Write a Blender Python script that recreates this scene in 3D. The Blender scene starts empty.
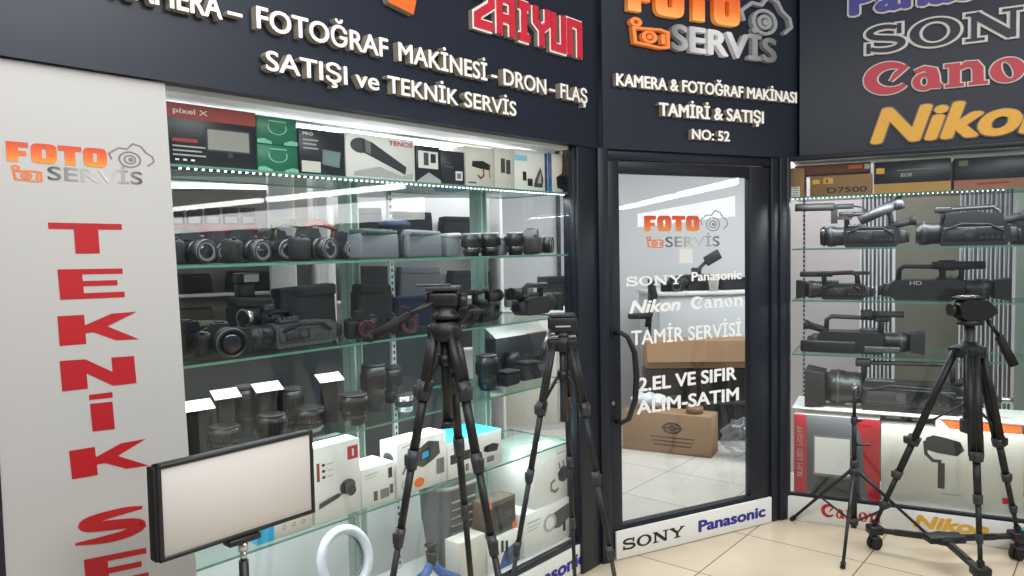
import bpy, bmesh, math, random
from mathutils import Vector, Matrix, Euler
R = math.radians
rnd = random.Random(7)
scene = bpy.context.scene
COL = scene.collection

# ------------------------------------------------------------------ colours and materials
def lin(c):
    return tuple(((v / 12.92) if v <= .04045 else ((v + .055) / 1.055) ** 2.4) for v in [x / 255 for x in c])
MATS = {}
def mat(name, rgb, rough=.5, metal=0, emit=0, var=.08, scale=40, bump=0, coat=0, spec=.5):
    """Procedural principled material: base colour broken up by noise, optional bump and glow."""
    if name in MATS: return MATS[name]
    m = bpy.data.materials.new(name); m.use_nodes = True; MATS[name] = m
    nt = m.node_tree; b = nt.nodes['Principled BSDF']; c = lin(rgb)
    b.inputs['Roughness'].default_value = rough; b.inputs['Metallic'].default_value = metal
    b.inputs['Coat Weight'].default_value = coat; b.inputs['Specular IOR Level'].default_value = spec
    tc = nt.nodes.new('ShaderNodeTexCoord'); nz = nt.nodes.new('ShaderNodeTexNoise')
    nz.inputs['Scale'].default_value = scale; nz.inputs['Detail'].default_value = 3
    nt.links.new(tc.outputs['Object'], nz.inputs['Vector'])
    mx = nt.nodes.new('ShaderNodeMix'); mx.data_type = 'RGBA'
    mx.inputs[6].default_value = tuple(v * (1 - var) for v in c) + (1,)
    mx.inputs[7].default_value = tuple(min(1, v * (1 + var)) for v in c) + (1,)
    nt.links.new(nz.outputs['Fac'], mx.inputs[0]); nt.links.new(mx.outputs[2], b.inputs['Base Color'])
    if bump:
        bp = nt.nodes.new('ShaderNodeBump'); bp.inputs['Strength'].default_value = bump; bp.inputs['Distance'].default_value = .004
        nt.links.new(nz.outputs['Fac'], bp.inputs['Height']); nt.links.new(bp.outputs['Normal'], b.inputs['Normal'])
    if emit:
        nt.links.new(mx.outputs[2], b.inputs['Emission Color']); b.inputs['Emission Strength'].default_value = emit
    return m
def gradient(name, stops, axis, rough=.4, emit=0):
    """Printed or painted colour gradient across the object's own bounding box."""
    m = bpy.data.materials.new(name); m.use_nodes = True; MATS[name] = m
    nt = m.node_tree; b = nt.nodes['Principled BSDF']; b.inputs['Roughness'].default_value = rough
    tc = nt.nodes.new('ShaderNodeTexCoord'); sp = nt.nodes.new('ShaderNodeSeparateXYZ'); cr = nt.nodes.new('ShaderNodeValToRGB')
    nt.links.new(tc.outputs['Generated'], sp.inputs[0]); nt.links.new(sp.outputs[axis], cr.inputs[0])
    e = cr.color_ramp.elements
    e[0].position = stops[0][0]; e[0].color = lin(stops[0][1]) + (1,)
    e[1].position = stops[-1][0]; e[1].color = lin(stops[-1][1]) + (1,)
    for p, c in stops[1:-1]:
        k = e.new(p); k.color = lin(c) + (1,)
    nt.links.new(cr.outputs[0], b.inputs['Base Color'])
    if emit:
        nt.links.new(cr.outputs[0], b.inputs['Emission Color']); b.inputs['Emission Strength'].default_value = emit
    return m
def glass(name, tint, refl=1.0, haze=0, hazecol=(.6, .65, .66)):
    """Thin clear pane: tinted transmission with a Schlick mirror reflection, plus an optional milky diffuse haze."""
    m = bpy.data.materials.new(name); m.use_nodes = True; MATS[name] = m
    nt = m.node_tree; nt.nodes.clear(); N = nt.nodes.new; L = nt.links.new
    out = N('ShaderNodeOutputMaterial'); tr = N('ShaderNodeBsdfTransparent'); gl = N('ShaderNodeBsdfGlossy')
    tr.inputs[0].default_value = tint + (1,); gl.inputs['Roughness'].default_value = .015
    lw = N('ShaderNodeLayerWeight'); lw.inputs[0].default_value = .5
    pw = N('ShaderNodeMath'); pw.operation = 'POWER'; pw.inputs[1].default_value = 5; L(lw.outputs['Facing'], pw.inputs[0])
    ma = N('ShaderNodeMath'); ma.operation = 'MULTIPLY_ADD'; ma.inputs[1].default_value = .9 * refl; ma.inputs[2].default_value = .07 * refl
    L(pw.outputs[0], ma.inputs[0])
    mx = N('ShaderNodeMixShader'); L(ma.outputs[0], mx.inputs[0]); L(tr.outputs[0], mx.inputs[1]); L(gl.outputs[0], mx.inputs[2])
    last = mx
    if haze:
        df = N('ShaderNodeBsdfDiffuse'); df.inputs[0].default_value = hazecol + (1,)
        tc = N('ShaderNodeTexCoord'); nz = N('ShaderNodeTexNoise'); nz.inputs['Scale'].default_value = 3; L(tc.outputs['Object'], nz.inputs['Vector'])
        mm = N('ShaderNodeMath'); mm.operation = 'MULTIPLY'; mm.inputs[1].default_value = haze * 2; L(nz.outputs['Fac'], mm.inputs[0])
        m2 = N('ShaderNodeMixShader'); L(mm.outputs[0], m2.inputs[0]); L(mx.outputs[0], m2.inputs[1]); L(df.outputs[0], m2.inputs[2]); last = m2
    L(last.outputs[0], out.inputs[0])
    return m
def tile_mat(name, rgb, grout, size, offx, offy, ang, rough=.25):
    """Square glazed tiles: brick texture without stagger, laid at the tile courses' own angle."""
    m = bpy.data.materials.new(name); m.use_nodes = True
    nt = m.node_tree; b = nt.nodes['Principled BSDF']; N = nt.nodes.new; L = nt.links.new
    tc = N('ShaderNodeTexCoord'); mp = N('ShaderNodeMapping'); mp.vector_type = 'POINT'
    mp.inputs['Rotation'].default_value = (0, 0, ang); mp.inputs['Location'].default_value = (offx, offy, 0)
    L(tc.outputs['Object'], mp.inputs[0])
    br = N('ShaderNodeTexBrick'); br.offset = 0; br.squash = 1
    c = lin(rgb)
    br.inputs['Color1'].default_value = c + (1,); br.inputs['Color2'].default_value = tuple(v * .95 for v in c) + (1,)
    br.inputs['Mortar'].default_value = lin(grout) + (1,); br.inputs['Scale'].default_value = 1
    br.inputs['Mortar Size'].default_value = .0035; br.inputs['Mortar Smooth'].default_value = .3
    br.inputs['Brick Width'].default_value = size; br.inputs['Row Height'].default_value = size
    L(mp.outputs[0], br.inputs['Vector'])
    nz = N('ShaderNodeTexNoise'); nz.inputs['Scale'].default_value = 5; nz.inputs['Detail'].default_value = 6; L(tc.outputs['Object'], nz.inputs['Vector'])
    mx = N('ShaderNodeMix'); mx.data_type = 'RGBA'; mx.blend_type = 'MULTIPLY'; mx.inputs[0].default_value = .22
    L(br.outputs['Color'], mx.inputs[6]); L(nz.outputs['Fac'], mx.inputs[7]); L(mx.outputs[2], b.inputs['Base Color'])
    b.inputs['Roughness'].default_value = rough
    return m

BLACK = mat('black_plastic', (24, 25, 28), .42, var=.2)
BLACKR = mat('black_rubber', (17, 17, 19), .75, var=.2)
BLACKG = mat('black_gloss', (14, 15, 18), .12)
CHAR = mat('charcoal_plastic', (46, 48, 53), .45, var=.15)
GREYD = mat('dark_grey_plastic', (68, 71, 75), .45)
GREY = mat('grey_plastic', (120, 122, 124), .45)
SILVER = mat('silver_metal', (205, 207, 210), .25, 1)
STEEL = mat('brushed_steel', (150, 152, 155), .35, 1)
CHROME = mat('chrome', (225, 225, 228), .1, 1)
LENSG = mat('lens_glass', (14, 18, 34), .05, coat=1)
LENSR = mat('lens_coating_red', (92, 44, 48), .1, coat=1)
WHITE = mat('white_paint', (226, 226, 226), .5, var=.03)
PAPER = mat('white_card', (232, 232, 228), .6, var=.03)
PAPER2 = mat('cream_card', (214, 211, 200), .6, var=.04)
OFFW = mat('diffuser_white', (214, 209, 204), .6, var=.02, scale=6)
FASC = mat('anthracite_panel', (30, 37, 51), .38, var=.04, scale=3, spec=.35)
FRAME = mat('anthracite_frame', (27, 32, 42), .4, var=.06, spec=.35)
KRAFT = mat('kraft_card', (152, 120, 90), .8, var=.08, scale=25, bump=.1)
KRAFTD = mat('kraft_card_dark', (128, 96, 66), .85, var=.1)  # darker kraft brown, used for a printed box mark
RED = mat('red_ink', (196, 26, 38), .5, var=.04)
REDB = mat('red_card', (186, 34, 50), .5, var=.05)
REDDK = mat('dull_red_ink', (150, 50, 38), .5)
ORANGE = mat('orange_card', (240, 110, 30), .5, var=.05)
ORANGEI = mat('orange_ink', (232, 120, 62), .5)
GREEN = mat('green_card', (20, 112, 82), .45, var=.08, scale=10)
GREENL = mat('pale_green_ink', (120, 190, 165), .5)
CYAN = mat('cyan_card', (40, 170, 220), .5)
BLUE = mat('blue_card', (50, 96, 150), .5)
BLUEC = mat('blue_cloth', (16, 28, 60), .9, var=.2, bump=.3)
BLUERUB = mat('blue_rubber', (76, 112, 178), .6)
INK = mat('black_ink', (28, 28, 30), .55, var=.1)
INKG = mat('grey_ink', (120, 120, 118), .55)
INKL = mat('light_grey_ink', (176, 178, 176), .55)
BLUEI = mat('blue_ink', (42, 36, 140), .5)
GOLDI = mat('golden_ink', (222, 170, 60), .5)
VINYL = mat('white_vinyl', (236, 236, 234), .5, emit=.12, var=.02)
TAPE = mat('brown_tape', (134, 98, 66), .3)
CLOTH = mat('black_nylon', (30, 32, 37), .85, var=.25, scale=90, bump=.3)
CLOTHG = mat('grey_nylon', (92, 98, 104), .8, var=.2, scale=60, bump=.2)
GLASSE = mat('green_glass_edge', (96, 146, 128), .15, var=.08)
LED = mat('led_light', (255, 255, 255), .5, emit=9, var=0)
LEDS = mat('led_bead', (245, 250, 255), .5, emit=4, var=0)
PANE = glass('shop_window_glass', (.93, .96, .95), 1.0)
SHELFG = glass('shelf_glass', (.88, .95, .93), .5, .006, (.55, .68, .64))
BACKG = glass('cabinet_back_glass', (.9, .95, .93), .6, .2, (.62, .7, .67))
UPEDGE = mat('upright_glass_edge', (150, 172, 162), .2, var=.1)
ZINC = mat('zinc_rail', (196, 199, 201), .4, var=.05)
TRIPOD = mat('tripod_black', (17, 18, 20), .5, var=.2)
PLASTIC = glass('clear_plastic_bag', (.8, .82, .84), 1.5, .12, (.6, .62, .65))

# ------------------------------------------------------------------ mesh collector
class MB:
    def __init__(s): s.v = []; s.f = []; s.m = []; s.sm = []; s.k = 0
    def add(s, vs, fs, mi=0, smooth=False):
        b = len(s.v); s.v += [tuple(v) for v in vs]
        for f in fs: s.f.append([b + i for i in f]); s.m.append(mi); s.sm.append(smooth)
        return s
    def box(s, x0, x1, y0, y1, z0, z1, mi=0, rot=None, piv=None):
        vs = [Vector((x, y, z)) for z in (z0, z1) for y in (y0, y1) for x in (x0, x1)]
        if rot is not None:
            p = Vector(piv) if piv is not None else Vector(((x0 + x1) / 2, (y0 + y1) / 2, (z0 + z1) / 2))
            e = Euler(rot).to_matrix(); vs = [p + e @ (v - p) for v in vs]
        return s.add(vs, [(0, 2, 3, 1), (4, 5, 7, 6), (0, 1, 5, 4), (2, 6, 7, 3), (0, 4, 6, 2), (1, 3, 7, 5)], mi)
    def rbox(s, x0, x1, y0, y1, z0, z1, r=.004, mi=0, seg=2, rot=None):
        bm = bmesh.new(); bmesh.ops.create_cube(bm, size=1)
        r = min(r, (x1 - x0) * .45, (y1 - y0) * .45, (z1 - z0) * .45)
        for v in bm.verts: v.co = Vector((v.co.x * (x1 - x0), v.co.y * (y1 - y0), v.co.z * (z1 - z0)))
        bmesh.ops.bevel(bm, geom=bm.edges[:], offset=r, segments=seg, profile=.5, affect='EDGES')
        c = Vector(((x0 + x1) / 2, (y0 + y1) / 2, (z0 + z1) / 2)); e = Euler(rot).to_matrix() if rot else Matrix.Identity(3)
        bm.verts.index_update()
        s.add([c + e @ v.co for v in bm.verts], [[v.index for v in f.verts] for f in bm.faces], mi, True); bm.free(); return s
    def lathe(s, prof, o=(0, 0, 0), d=(0, 0, 1), n=20, mi=0, smooth=True, mis=None):
        """prof: (radius, height) pairs revolved about direction d from o."""
        d = Vector(d).normalized(); q = d.to_track_quat('Z', 'Y'); o = Vector(o); vs = []; fs = []; ms = []
        for (r, h) in prof:
            for k in range(n):
                t = 2 * math.pi * k / n; vs.append(o + q @ Vector((r * math.cos(t), r * math.sin(t), h)))
        for i in range(len(prof) - 1):
            for k in range(n):
                a = i * n + k; b = i * n + (k + 1) % n; fs.append((a, b, b + n, a + n)); ms.append(mis[i] if mis else mi)
        b0 = len(s.v); s.v += [tuple(v) for v in vs]
        for f, m_ in zip(fs, ms): s.f.append([b0 + i for i in f]); s.m.append(m_); s.sm.append(smooth)
        if prof[0][0] > 1e-5: s.f.append([b0 + i for i in range(n)][::-1]); s.m.append(ms[0]); s.sm.append(False)
        if prof[-1][0] > 1e-5: s.f.append([b0 + (len(prof) - 1) * n + i for i in range(n)]); s.m.append(ms[-1]); s.sm.append(False)
        return s
    def cyl(s, p0, p1, r0, r1=None, n=14, mi=0):
        p0 = Vector(p0); p1 = Vector(p1); L_ = (p1 - p0).length
        return s.lathe([(r0, 0), (r0 if r1 is None else r1, L_)], p0, p1 - p0, n, mi)
    def tube(s, pts, r, n=8, mi=0, closed=False):
        """Round bar swept along points; r is one radius or one for each point."""
        P = [Vector(p) for p in pts]; N_ = len(P); vs = []; prev = None
        rr = r if isinstance(r, (list, tuple)) else [r] * N_
        for i in range(N_):
            t = (P[(i + 1) % N_] - P[i - 1]) if closed else (P[min(i + 1, N_ - 1)] - P[max(i - 1, 0)])
            t.normalize()
            if prev is None: prev = t.orthogonal().normalized()
            prev = (prev - t * prev.dot(t)).normalized(); b = t.cross(prev)
            for k in range(n):
                a = 2 * math.pi * k / n; vs.append(P[i] + (prev * math.cos(a) + b * math.sin(a)) * rr[i])
        fs = []
        for i in range(N_ if closed else N_ - 1):
            for k in range(n):
                j = (i + 1) % N_; fs.append((i * n + k, i * n + (k + 1) % n, j * n + (k + 1) % n, j * n + k))
        if not closed: fs += [list(range(n))[::-1], [(N_ - 1) * n + k for k in range(n)]]
        return s.add(vs, fs, mi, True)
    def bar(s, p0, p1, w, h, mi=0, up=(0, 0, 1)):
        """Flat rectangular bar between two points."""
        p0 = Vector(p0); p1 = Vector(p1); t = (p1 - p0).normalized(); u = Vector(up); a = t.cross(u)
        if a.length < 1e-4: a = t.orthogonal()
        a.normalize(); b = a.cross(t).normalized(); vs = []
        for p in (p0, p1):
            for x, y in ((-w, -h), (w, -h), (w, h), (-w, h)): vs.append(p + a * x / 2 + b * y / 2)
        return s.add(vs, [(3, 2, 1, 0), (4, 5, 6, 7), (0, 1, 5, 4), (1, 2, 6, 5), (2, 3, 7, 6), (3, 0, 4, 7)], mi)
    def ell(s, c, r, mi=0, u=14, v=9):
        vs = [Vector((c[0], c[1], c[2] - r[2]))]; fs = []
        for i in range(1, v):
            p = math.pi * i / v - math.pi / 2
            for k in range(u):
                t = 2 * math.pi * k / u; vs.append(Vector((c[0] + r[0] * math.cos(p) * math.cos(t), c[1] + r[1] * math.cos(p) * math.sin(t), c[2] + r[2] * math.sin(p))))
        vs.append(Vector((c[0], c[1], c[2] + r[2])))
        for k in range(u): fs.append((0, 1 + (k + 1) % u, 1 + k))
        for i in range(v - 2):
            for k in range(u):
                a = 1 + i * u + k; b = 1 + i * u + (k + 1) % u; fs.append((a, b, b + u, a + u))
        for k in range(u): fs.append((1 + (v - 2) * u + k, 1 + (v - 2) * u + (k + 1) % u, len(vs) - 1))
        return s.add(vs, fs, mi, True)
    def poly(s, pts, y0, y1=None, mi=0, si=None):
        """Flat outline (x, z) in the plane y0; with y1, a plate between y0 (front) and y1."""
        n = len(pts); ar = sum(pts[i - 1][0] * pts[i][1] - pts[i][0] * pts[i - 1][1] for i in range(n))
        if ar < 0: pts = pts[::-1]
        s.k = (s.k + 1) % 40; y0 -= s.k * 8e-6      # overlapping strokes never share a plane
        if y1 is None: return s.add([(x, y0, z) for x, z in pts], [list(range(n))], mi)
        s.add([(x, y0, z) for x, z in pts], [list(range(n))], mi)
        s.add([(x, y0, z) for x, z in pts] + [(x, y1, z) for x, z in pts], [(i, n + i, n + (i + 1) % n, (i + 1) % n) for i in range(n)], mi if si is None else si)
        return s
    def prism(s, pts, y0, y1, mi=0):
        """Closed solid with outline (x, z) between y0 and y1."""
        n = len(pts); ar = sum(pts[i - 1][0] * pts[i][1] - pts[i][0] * pts[i - 1][1] for i in range(n))
        if ar < 0: pts = pts[::-1]
        return s.add([(x, y0, z) for x, z in pts] + [(x, y1, z) for x, z in pts],
                     [list(range(n)), list(range(n, 2 * n))[::-1]] + [(i, n + i, n + (i + 1) % n, (i + 1) % n) for i in range(n)], mi)
    def stroke(s, pts, w, y0, y1=None, mi=0, si=None, closed=False):
        """Lettering stroke: ribbon of width w (one or per point) along (x, z) points."""
        n = len(pts); ww = w if isinstance(w, (list, tuple)) else [w] * n
        L_ = []; R_ = []
        for i in range(n):
            a = pts[i - 1] if (closed or i > 0) else pts[i]; b = pts[(i + 1) % n] if (closed or i < n - 1) else pts[i]
            p = Vector(pts[i])
            t1 = (p - Vector(a)); t2 = (Vector(b) - p)
            if t1.length < 1e-9: t1 = t2
            if t2.length < 1e-9: t2 = t1
            t1 = t1.normalized(); t2 = t2.normalized(); t = (t1 + t2)
            t = t.normalized() if t.length > 1e-6 else t1
            nn = Vector((-t.y, t.x)); k = max(.45, nn.dot(Vector((-t1.y, t1.x))))
            L_.append(p + nn * ww[i] / 2 / k); R_.append(p - nn * ww[i] / 2 / k)
        rng = range(n if closed else n - 1)
        for i in rng:
            j = (i + 1) % n
            s.poly([tuple(R_[i]), tuple(R_[j]), tuple(L_[j]), tuple(L_[i])], y0, y1, mi, si)
        return s
    def ring(s, cx, cz, rx, rz, ix, iz, y0, y1=None, mi=0, si=None, n=36, sl=0, a0=0, a1=360):
        """Elliptical ring (letter O, lens symbol); sl slants the hole."""
        full = abs(a1 - a0) >= 360; m_ = n if full else n + 1
        A = [R(a0 + (a1 - a0) * k / n) for k in range(m_)]
        o = [(cx + rx * math.cos(a), cz + rz * math.sin(a)) for a in A]; q = [(cx + ix * math.cos(a) + sl * iz * math.sin(a), cz + iz * math.sin(a)) for a in A]
        for k in range(n):
            j = (k + 1) % m_; s.poly([o[k], o[j], q[j], q[k]], y0, y1, mi, si)
        return s
    def disc(s, cx, cz, rx, rz, y0, y1=None, mi=0, si=None, n=28):
        return s.poly([(cx + rx * math.cos(2 * math.pi * k / n), cz + rz * math.sin(2 * math.pi * k / n)) for k in range(n)], y0, y1, mi, si)
    def rect(s, x0, x1, z0, z1, y0, y1=None, mi=0, si=None): return s.poly([(x0, z0), (x1, z0), (x1, z1), (x0, z1)], y0, y1, mi, si)
    def xf(s, fn, i0=0):
        s.v[i0:] = [tuple(fn(Vector(v))) for v in s.v[i0:]]; return s
    def build(s, name, mats, parent=None, loc=None, rotz=0):
        me = bpy.data.meshes.new(name); me.from_pydata(s.v, [], s.f)
        for m_ in (mats if isinstance(mats, (list, tuple)) else [mats]): me.materials.append(m_)
        me.polygons.foreach_set('material_index', s.m); me.polygons.foreach_set('use_smooth', s.sm); me.update()
        o = bpy.data.objects.new(name, me); COL.objects.link(o)
        if parent: o.parent = parent
        if loc is not None: o.location = loc
        o.rotation_euler = (0, 0, rotz); return o

def text_geo(body, bold=0, shear=0):
    """Letter outlines of a line of text as flat triangulated mesh data (x, z), cap height 1."""
    c = bpy.data.curves.new('t', 'FONT'); c.body = body; c.resolution_u = 4; c.shear = shear; c.offset = 0
    o = bpy.data.objects.new('t', c); COL.objects.link(o)
    me = bpy.data.meshes.new_from_object(o.evaluated_get(bpy.context.evaluated_depsgraph_get()))
    vs = [(v.co.x, v.co.y) for v in me.vertices]; fs = [list(p.vertices) for p in me.polygons]
    bpy.data.objects.remove(o); bpy.data.curves.remove(c); bpy.data.meshes.remove(me)
    return vs, fs
_H = text_geo('H')[0]; CAP = max(v[1] for v in _H)
def text(mb, body, x0, x1, z0, cap, y0, y1=None, mi=0, si=None, bold=.03, shear=0):
    """Add a line of lettering whose ink spans x0..x1 with its base line at z0."""
    vs, fs = text_geo(body, 0, shear); k = cap / CAP
    a = min(v[0] for v in vs); b = max(v[0] for v in vs); bw = bold * cap
    kx = (x1 - x0 - 2 * bw) / (b - a)
    sh = [(0, 0)] if not bold else [(-bw, 0), (bw, 0), (0, bw * .6), (0, -bw * .6), (bw * .7, bw * .42), (-bw * .7, bw * .42), (bw * .7, -bw * .42), (-bw * .7, -bw * .42)]
    from collections import Counter
    ec = Counter(); nxt = {}
    for f in fs:
        for i in range(len(f)): ec[tuple(sorted((f[i], f[(i + 1) % len(f)])))] += 1
    for n_, (dx, dz) in enumerate(sh):
        P = [(x0 + bw + (v[0] - a) * kx + dx, z0 + v[1] * k + dz) for v in vs]
        eps = 0.00002 * n_
        F = []
        for f in fs:
            ar = sum(P[f[i - 1]][0] * P[f[i]][1] - P[f[i]][0] * P[f[i - 1]][1] for i in range(len(f)))
            F.append(f if ar > 0 else f[::-1])
        mb.add([(x, y0 - eps, z) for x, z in P], F, mi)
        if y1 is not None:
            S = []; n = len(P)
            for f in F:
                for i in range(len(f)):
                    p, q = f[i], f[(i + 1) % len(f)]
                    if ec[tuple(sorted((p, q)))] == 1: S.append((p, p + n, q + n, q))
            mb.add([(x, y0 - eps, z) for x, z in P] + [(x, y1, z) for x, z in P], S, mi if si is None else si)
    return mb
# brand lettering drawn as strokes; each fills the box x0..x1, z0..z1
def arc(cx, cz, rx, rz, a0, a1, n=14): return [(cx + rx * math.cos(R(a0 + (a1 - a0) * i / n)), cz + rz * math.sin(R(a0 + (a1 - a0) * i / n))) for i in range(n + 1)]
def slab_sony(mb, x0, x1, z0, z1, y0, y1=None, mi=0, si=None, grow=0):
    b = len(mb.v); g = grow; t = .2 + g; u = .14 + g     # drawn in units of the letter height, then fitted
    S = arc(.42, .73, .34, .2, 35, 90, 6) + arc(.42, .73, .34, .2, 100, 250, 10) + arc(.46, .28, .36, .21, 70, -90, 12) + arc(.42, .28, .36, .2, -100, -150, 6)
    mb.stroke(S, [u + .06 * math.sin(math.pi * i / (len(S) - 1)) for i in range(len(S))], y0, y1, mi, si)
    mb.rect(.70 - g / 2, .82 + g / 2, .62 - g / 2, 1 + g / 2, y0, y1, mi, si); mb.rect(.0 - g / 2, .12 + g / 2, 0 - g / 2, .38 + g / 2, y0, y1, mi, si)
    mb.ring(1.55, .5, .56 + g / 2, .51 + g / 2, .33 - g / 2, .38 - g / 2, y0, y1, mi, si)
    def r_(a, c, d, e): mb.rect(a - g / 2, c + g / 2, d - g / 2, e + g / 2, y0, y1, mi, si)
    r_(2.32, 2.46, 0, 1); r_(3.12, 3.26, 0, 1); mb.stroke([(2.38, .95), (3.18, .05)], .24 + g, y0, y1, mi, si)
    r_(2.2, 2.62, 0, .11); r_(2.2, 2.5, .89, 1); r_(2.96, 3.4, .89, 1)
    mb.stroke([(3.62, .95), (4.08, .48)], .22 + g, y0, y1, mi, si); mb.stroke([(4.5, .95), (4.1, .48)], .16 + g, y0, y1, mi, si); r_(3.98, 4.18, 0, .5)
    r_(3.48, 3.88, .89, 1); r_(4.3, 4.66, .89, 1); r_(3.84, 4.32, 0, .11)
    kx = (x1 - x0) / 4.66; kz = (z1 - z0)
    return mb.xf(lambda v: Vector((x0 + v.x * kx, v.y, z0 + v.z * kz)), b)
def serif_canon(mb, x0, x1, z0, z1, y0, y1=None, mi=0, si=None, grow=0):
    b = len(mb.v); g = grow
    A = arc(.6, .5, .47, .43, 38, 322, 26)
    mb.stroke(A, [.1 + g + .2 * math.sin(math.pi * i / 26) for i in range(27)], y0, y1, mi, si)
    mb.stroke([(.62, .38), (.78, .62), (1.02, .86)], [.04 + g, .14 + g, .1 + g], y0, y1, mi, si)
    def lo_o(cx): mb.ring(cx, .36, .36 + g / 2, .38 + g / 2, .13 - g / 2, .29 - g / 2, y0, y1, mi, si, sl=-.25)
    def stem(x, h=.74): mb.rect(x - .11 - g / 2, x + .11 + g / 2, 0 - g / 2, h + g / 2, y0, y1, mi, si)
    def foot(x): mb.rect(x - .2 - g / 2, x + .2 + g / 2, 0 - g / 2, .07 + g / 2, y0, y1, mi, si)
    mb.ring(1.42, .26, .26 + g / 2, .28 + g / 2, .1 - g / 2, .17 - g / 2, y0, y1, mi, si)
    mb.stroke([(1.2, .6), (1.42, .7), (1.62, .6), (1.66, .4), (1.68, .1), (1.84, .05)], [.12 + g, .12 + g, .18 + g, .2 + g, .2 + g, .08 + g], y0, y1, mi, si)
    for o in (2.12, 3.92):
        stem(o); foot(o); mb.rect(o - .22 - g / 2, o, .66 - g / 2, .74 + g / 2, y0, y1, mi, si)
        mb.stroke([(o + .08, .55), (o + .26, .68), (o + .44, .66), (o + .52, .5), (o + .53, .0)], [.08 + g, .16 + g, .19 + g, .22 + g, .22 + g], y0, y1, mi, si); foot(o + .53)
    lo_o(3.28)
    kx = (x1 - x0) / 4.6
    return mb.xf(lambda v: Vector((x0 + (v.x - .05) * kx, v.y, z0 + v.z * (z1 - z0) / .98)), b)
def block_zhiyun(mb, x0, x1, z0, z1, y0, y1=None, mi=0, si=None, grow=0):
    b = len(mb.v); w = .19 + grow; e = .095
    G = [[[(0, .8), (.25, .9), (.62, .9), (.62, .62), (.1, .3), (.1, .1), (.66, .1)]],
         [[(.92, 0 + .0), (.92, .9), (1.4, .9), (1.4, 0)], [(.92, .42), (1.4, .42)]],
         [[(1.66, .9), (2.1, .9)], [(1.88, .9), (1.88, .1)], [(1.66, .1), (2.1, .1)]],
         [[(2.36, 1), (2.36, .62), (2.62, .45), (2.88, .62), (2.88, 1)], [(2.62, .45), (2.62, 0)]],
         [[(3.14, 1), (3.14, .1), (3.6, .1), (3.6, 1)]],
         [[(3.88, 0), (3.88, .9), (4.36, .9), (4.36, 0)]]]
    for ch in G:
        for st in ch: mb.stroke(st, w, y0, y1, mi, si)
    kx = (x1 - x0) / 4.46
    return mb.xf(lambda v: Vector((x0 + v.x * kx, v.y, z0 + v.z * (z1 - z0))), b)
def block_foto(mb, x0, x1, z0, z1, y0, y1=None, mi=0, si=None):
    b = len(mb.v)
    mb.poly([(0, 1), (0, 0), (.4, 0), (.4, .32), (.68, .32), (.68, .56), (.4, .56), (.4, .74), (.76, .74), (.76, 1)], y0, y1, mi, si)
    def O(x):
        q = lambda rx, rz, p: [(x + .44 + rx * (abs(math.cos(t)) ** p) * (1 if math.cos(t) > 0 else -1), .5 + rz * (abs(math.sin(t)) ** p) * (1 if math.sin(t) > 0 else -1)) for t in [2 * math.pi * k / 40 for k in range(40)]]
        o = q(.46, .51, .45); i = q(.075, .24, .4)
        for k in range(40): mb.poly([o[k], o[(k + 1) % 40], i[(k + 1) % 40], i[k]], y0, y1, mi, si)
    O(.86); mb.poly([(1.8, 1), (1.8, .74), (2.04, .74), (2.04, 0), (2.44, 0), (2.44, .74), (2.68, .74), (2.68, 1)], y0, y1, mi, si); O(2.76)
    kx = (x1 - x0) / 3.66
    return mb.xf(lambda v: Vector((x0 + v.x * kx, v.y, z0 + v.z * (z1 - z0))), b)
def camera_outline(mb, x0, x1, z0, z1, y0, y1=None, mi=0, si=None, w=.05):
    b = len(mb.v)
    mb.stroke([(.05, .28), (.0, .5), (.22, .72), (.42, .7), (.56, .92), (.76, .84), (.86, .64), (1.02, .5), (1.06, .3), (.9, .12)], w, y0, y1, mi, si)
    mb.ring(.48, .32, .27, .3, .27 - w, .3 - w, y0, y1, mi, si); mb.ring(.48, .32, .15, .17, .15 - w, .17 - w, y0, y1, mi, si); mb.disc(.5, .32, .06, .07, y0, y1, mi, si)
    return mb.xf(lambda v: Vector((x0 + v.x * (x1 - x0) / 1.06, v.y, z0 + v.z * (z1 - z0) / .92)), b)
def camcorder_icon(mb, x0, x1, z0, z1, y0, y1=None, mi=0, si=None, w=.07):
    b = len(mb.v)
    mb.ring(.18, .82, .15, .17, .15 - w, .17 - w, y0, y1, mi, si)
    mb.stroke([(.16, .08), (.12, .6), (.8, .66), (1.0, .6), (1.0, .05), (.8, .0)], w, y0, y1, mi, si, True)
    mb.ring(.52, .34, .2, .23, .2 - w, .23 - w, y0, y1, mi, si); mb.disc(.52, .34, .07, .08, y0, y1, mi, si); mb.rect(.82, .92, .15, .5, y0, y1, mi, si)
    return mb.xf(lambda v: Vector((x0 + v.x * (x1 - x0), v.y, z0 + v.z * (z1 - z0))), b)

# ------------------------------------------------------------------ the three shop-front planes (origin on the floor, s along the front, d into the shop)
ORG = {'L': (.3825, 3.7103), 'D': (.4997, 3.7721), 'R': (1.5726, 4.3025)}
HEAD = {'L': 40.93, 'D': 63.19, 'R': 116.51}
RZ = {k: R(90 - h) for k, h in HEAD.items()}
def W(fr, s=0, d=0, z=0):
    h = R(HEAD[fr]); o = ORG[fr]
    return Vector((o[0] + s * math.sin(h) - d * math.cos(h), o[1] + s * math.cos(h) + d * math.sin(h), z))
def fb(fr, mb, name, mats, parent=None, kind=None):
    """Build a mesh given in a shop front's own s, d, z coordinates."""
    if parent is not None: return mb.build(name, mats, parent)
    o = mb.build(name, mats, None, W(fr), RZ[fr])
    if kind: o['kind'] = kind
    return o
def thing(name, label, cat, loc=(0, 0, 0), rotz=0, group=None):
    o = bpy.data.objects.new(name, None); COL.objects.link(o); o.location = loc; o.rotation_euler = (0, 0, rotz); o.empty_display_size = .05
    o['label'] = label; o['category'] = cat
    if group: o['group'] = group
    return o
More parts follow.
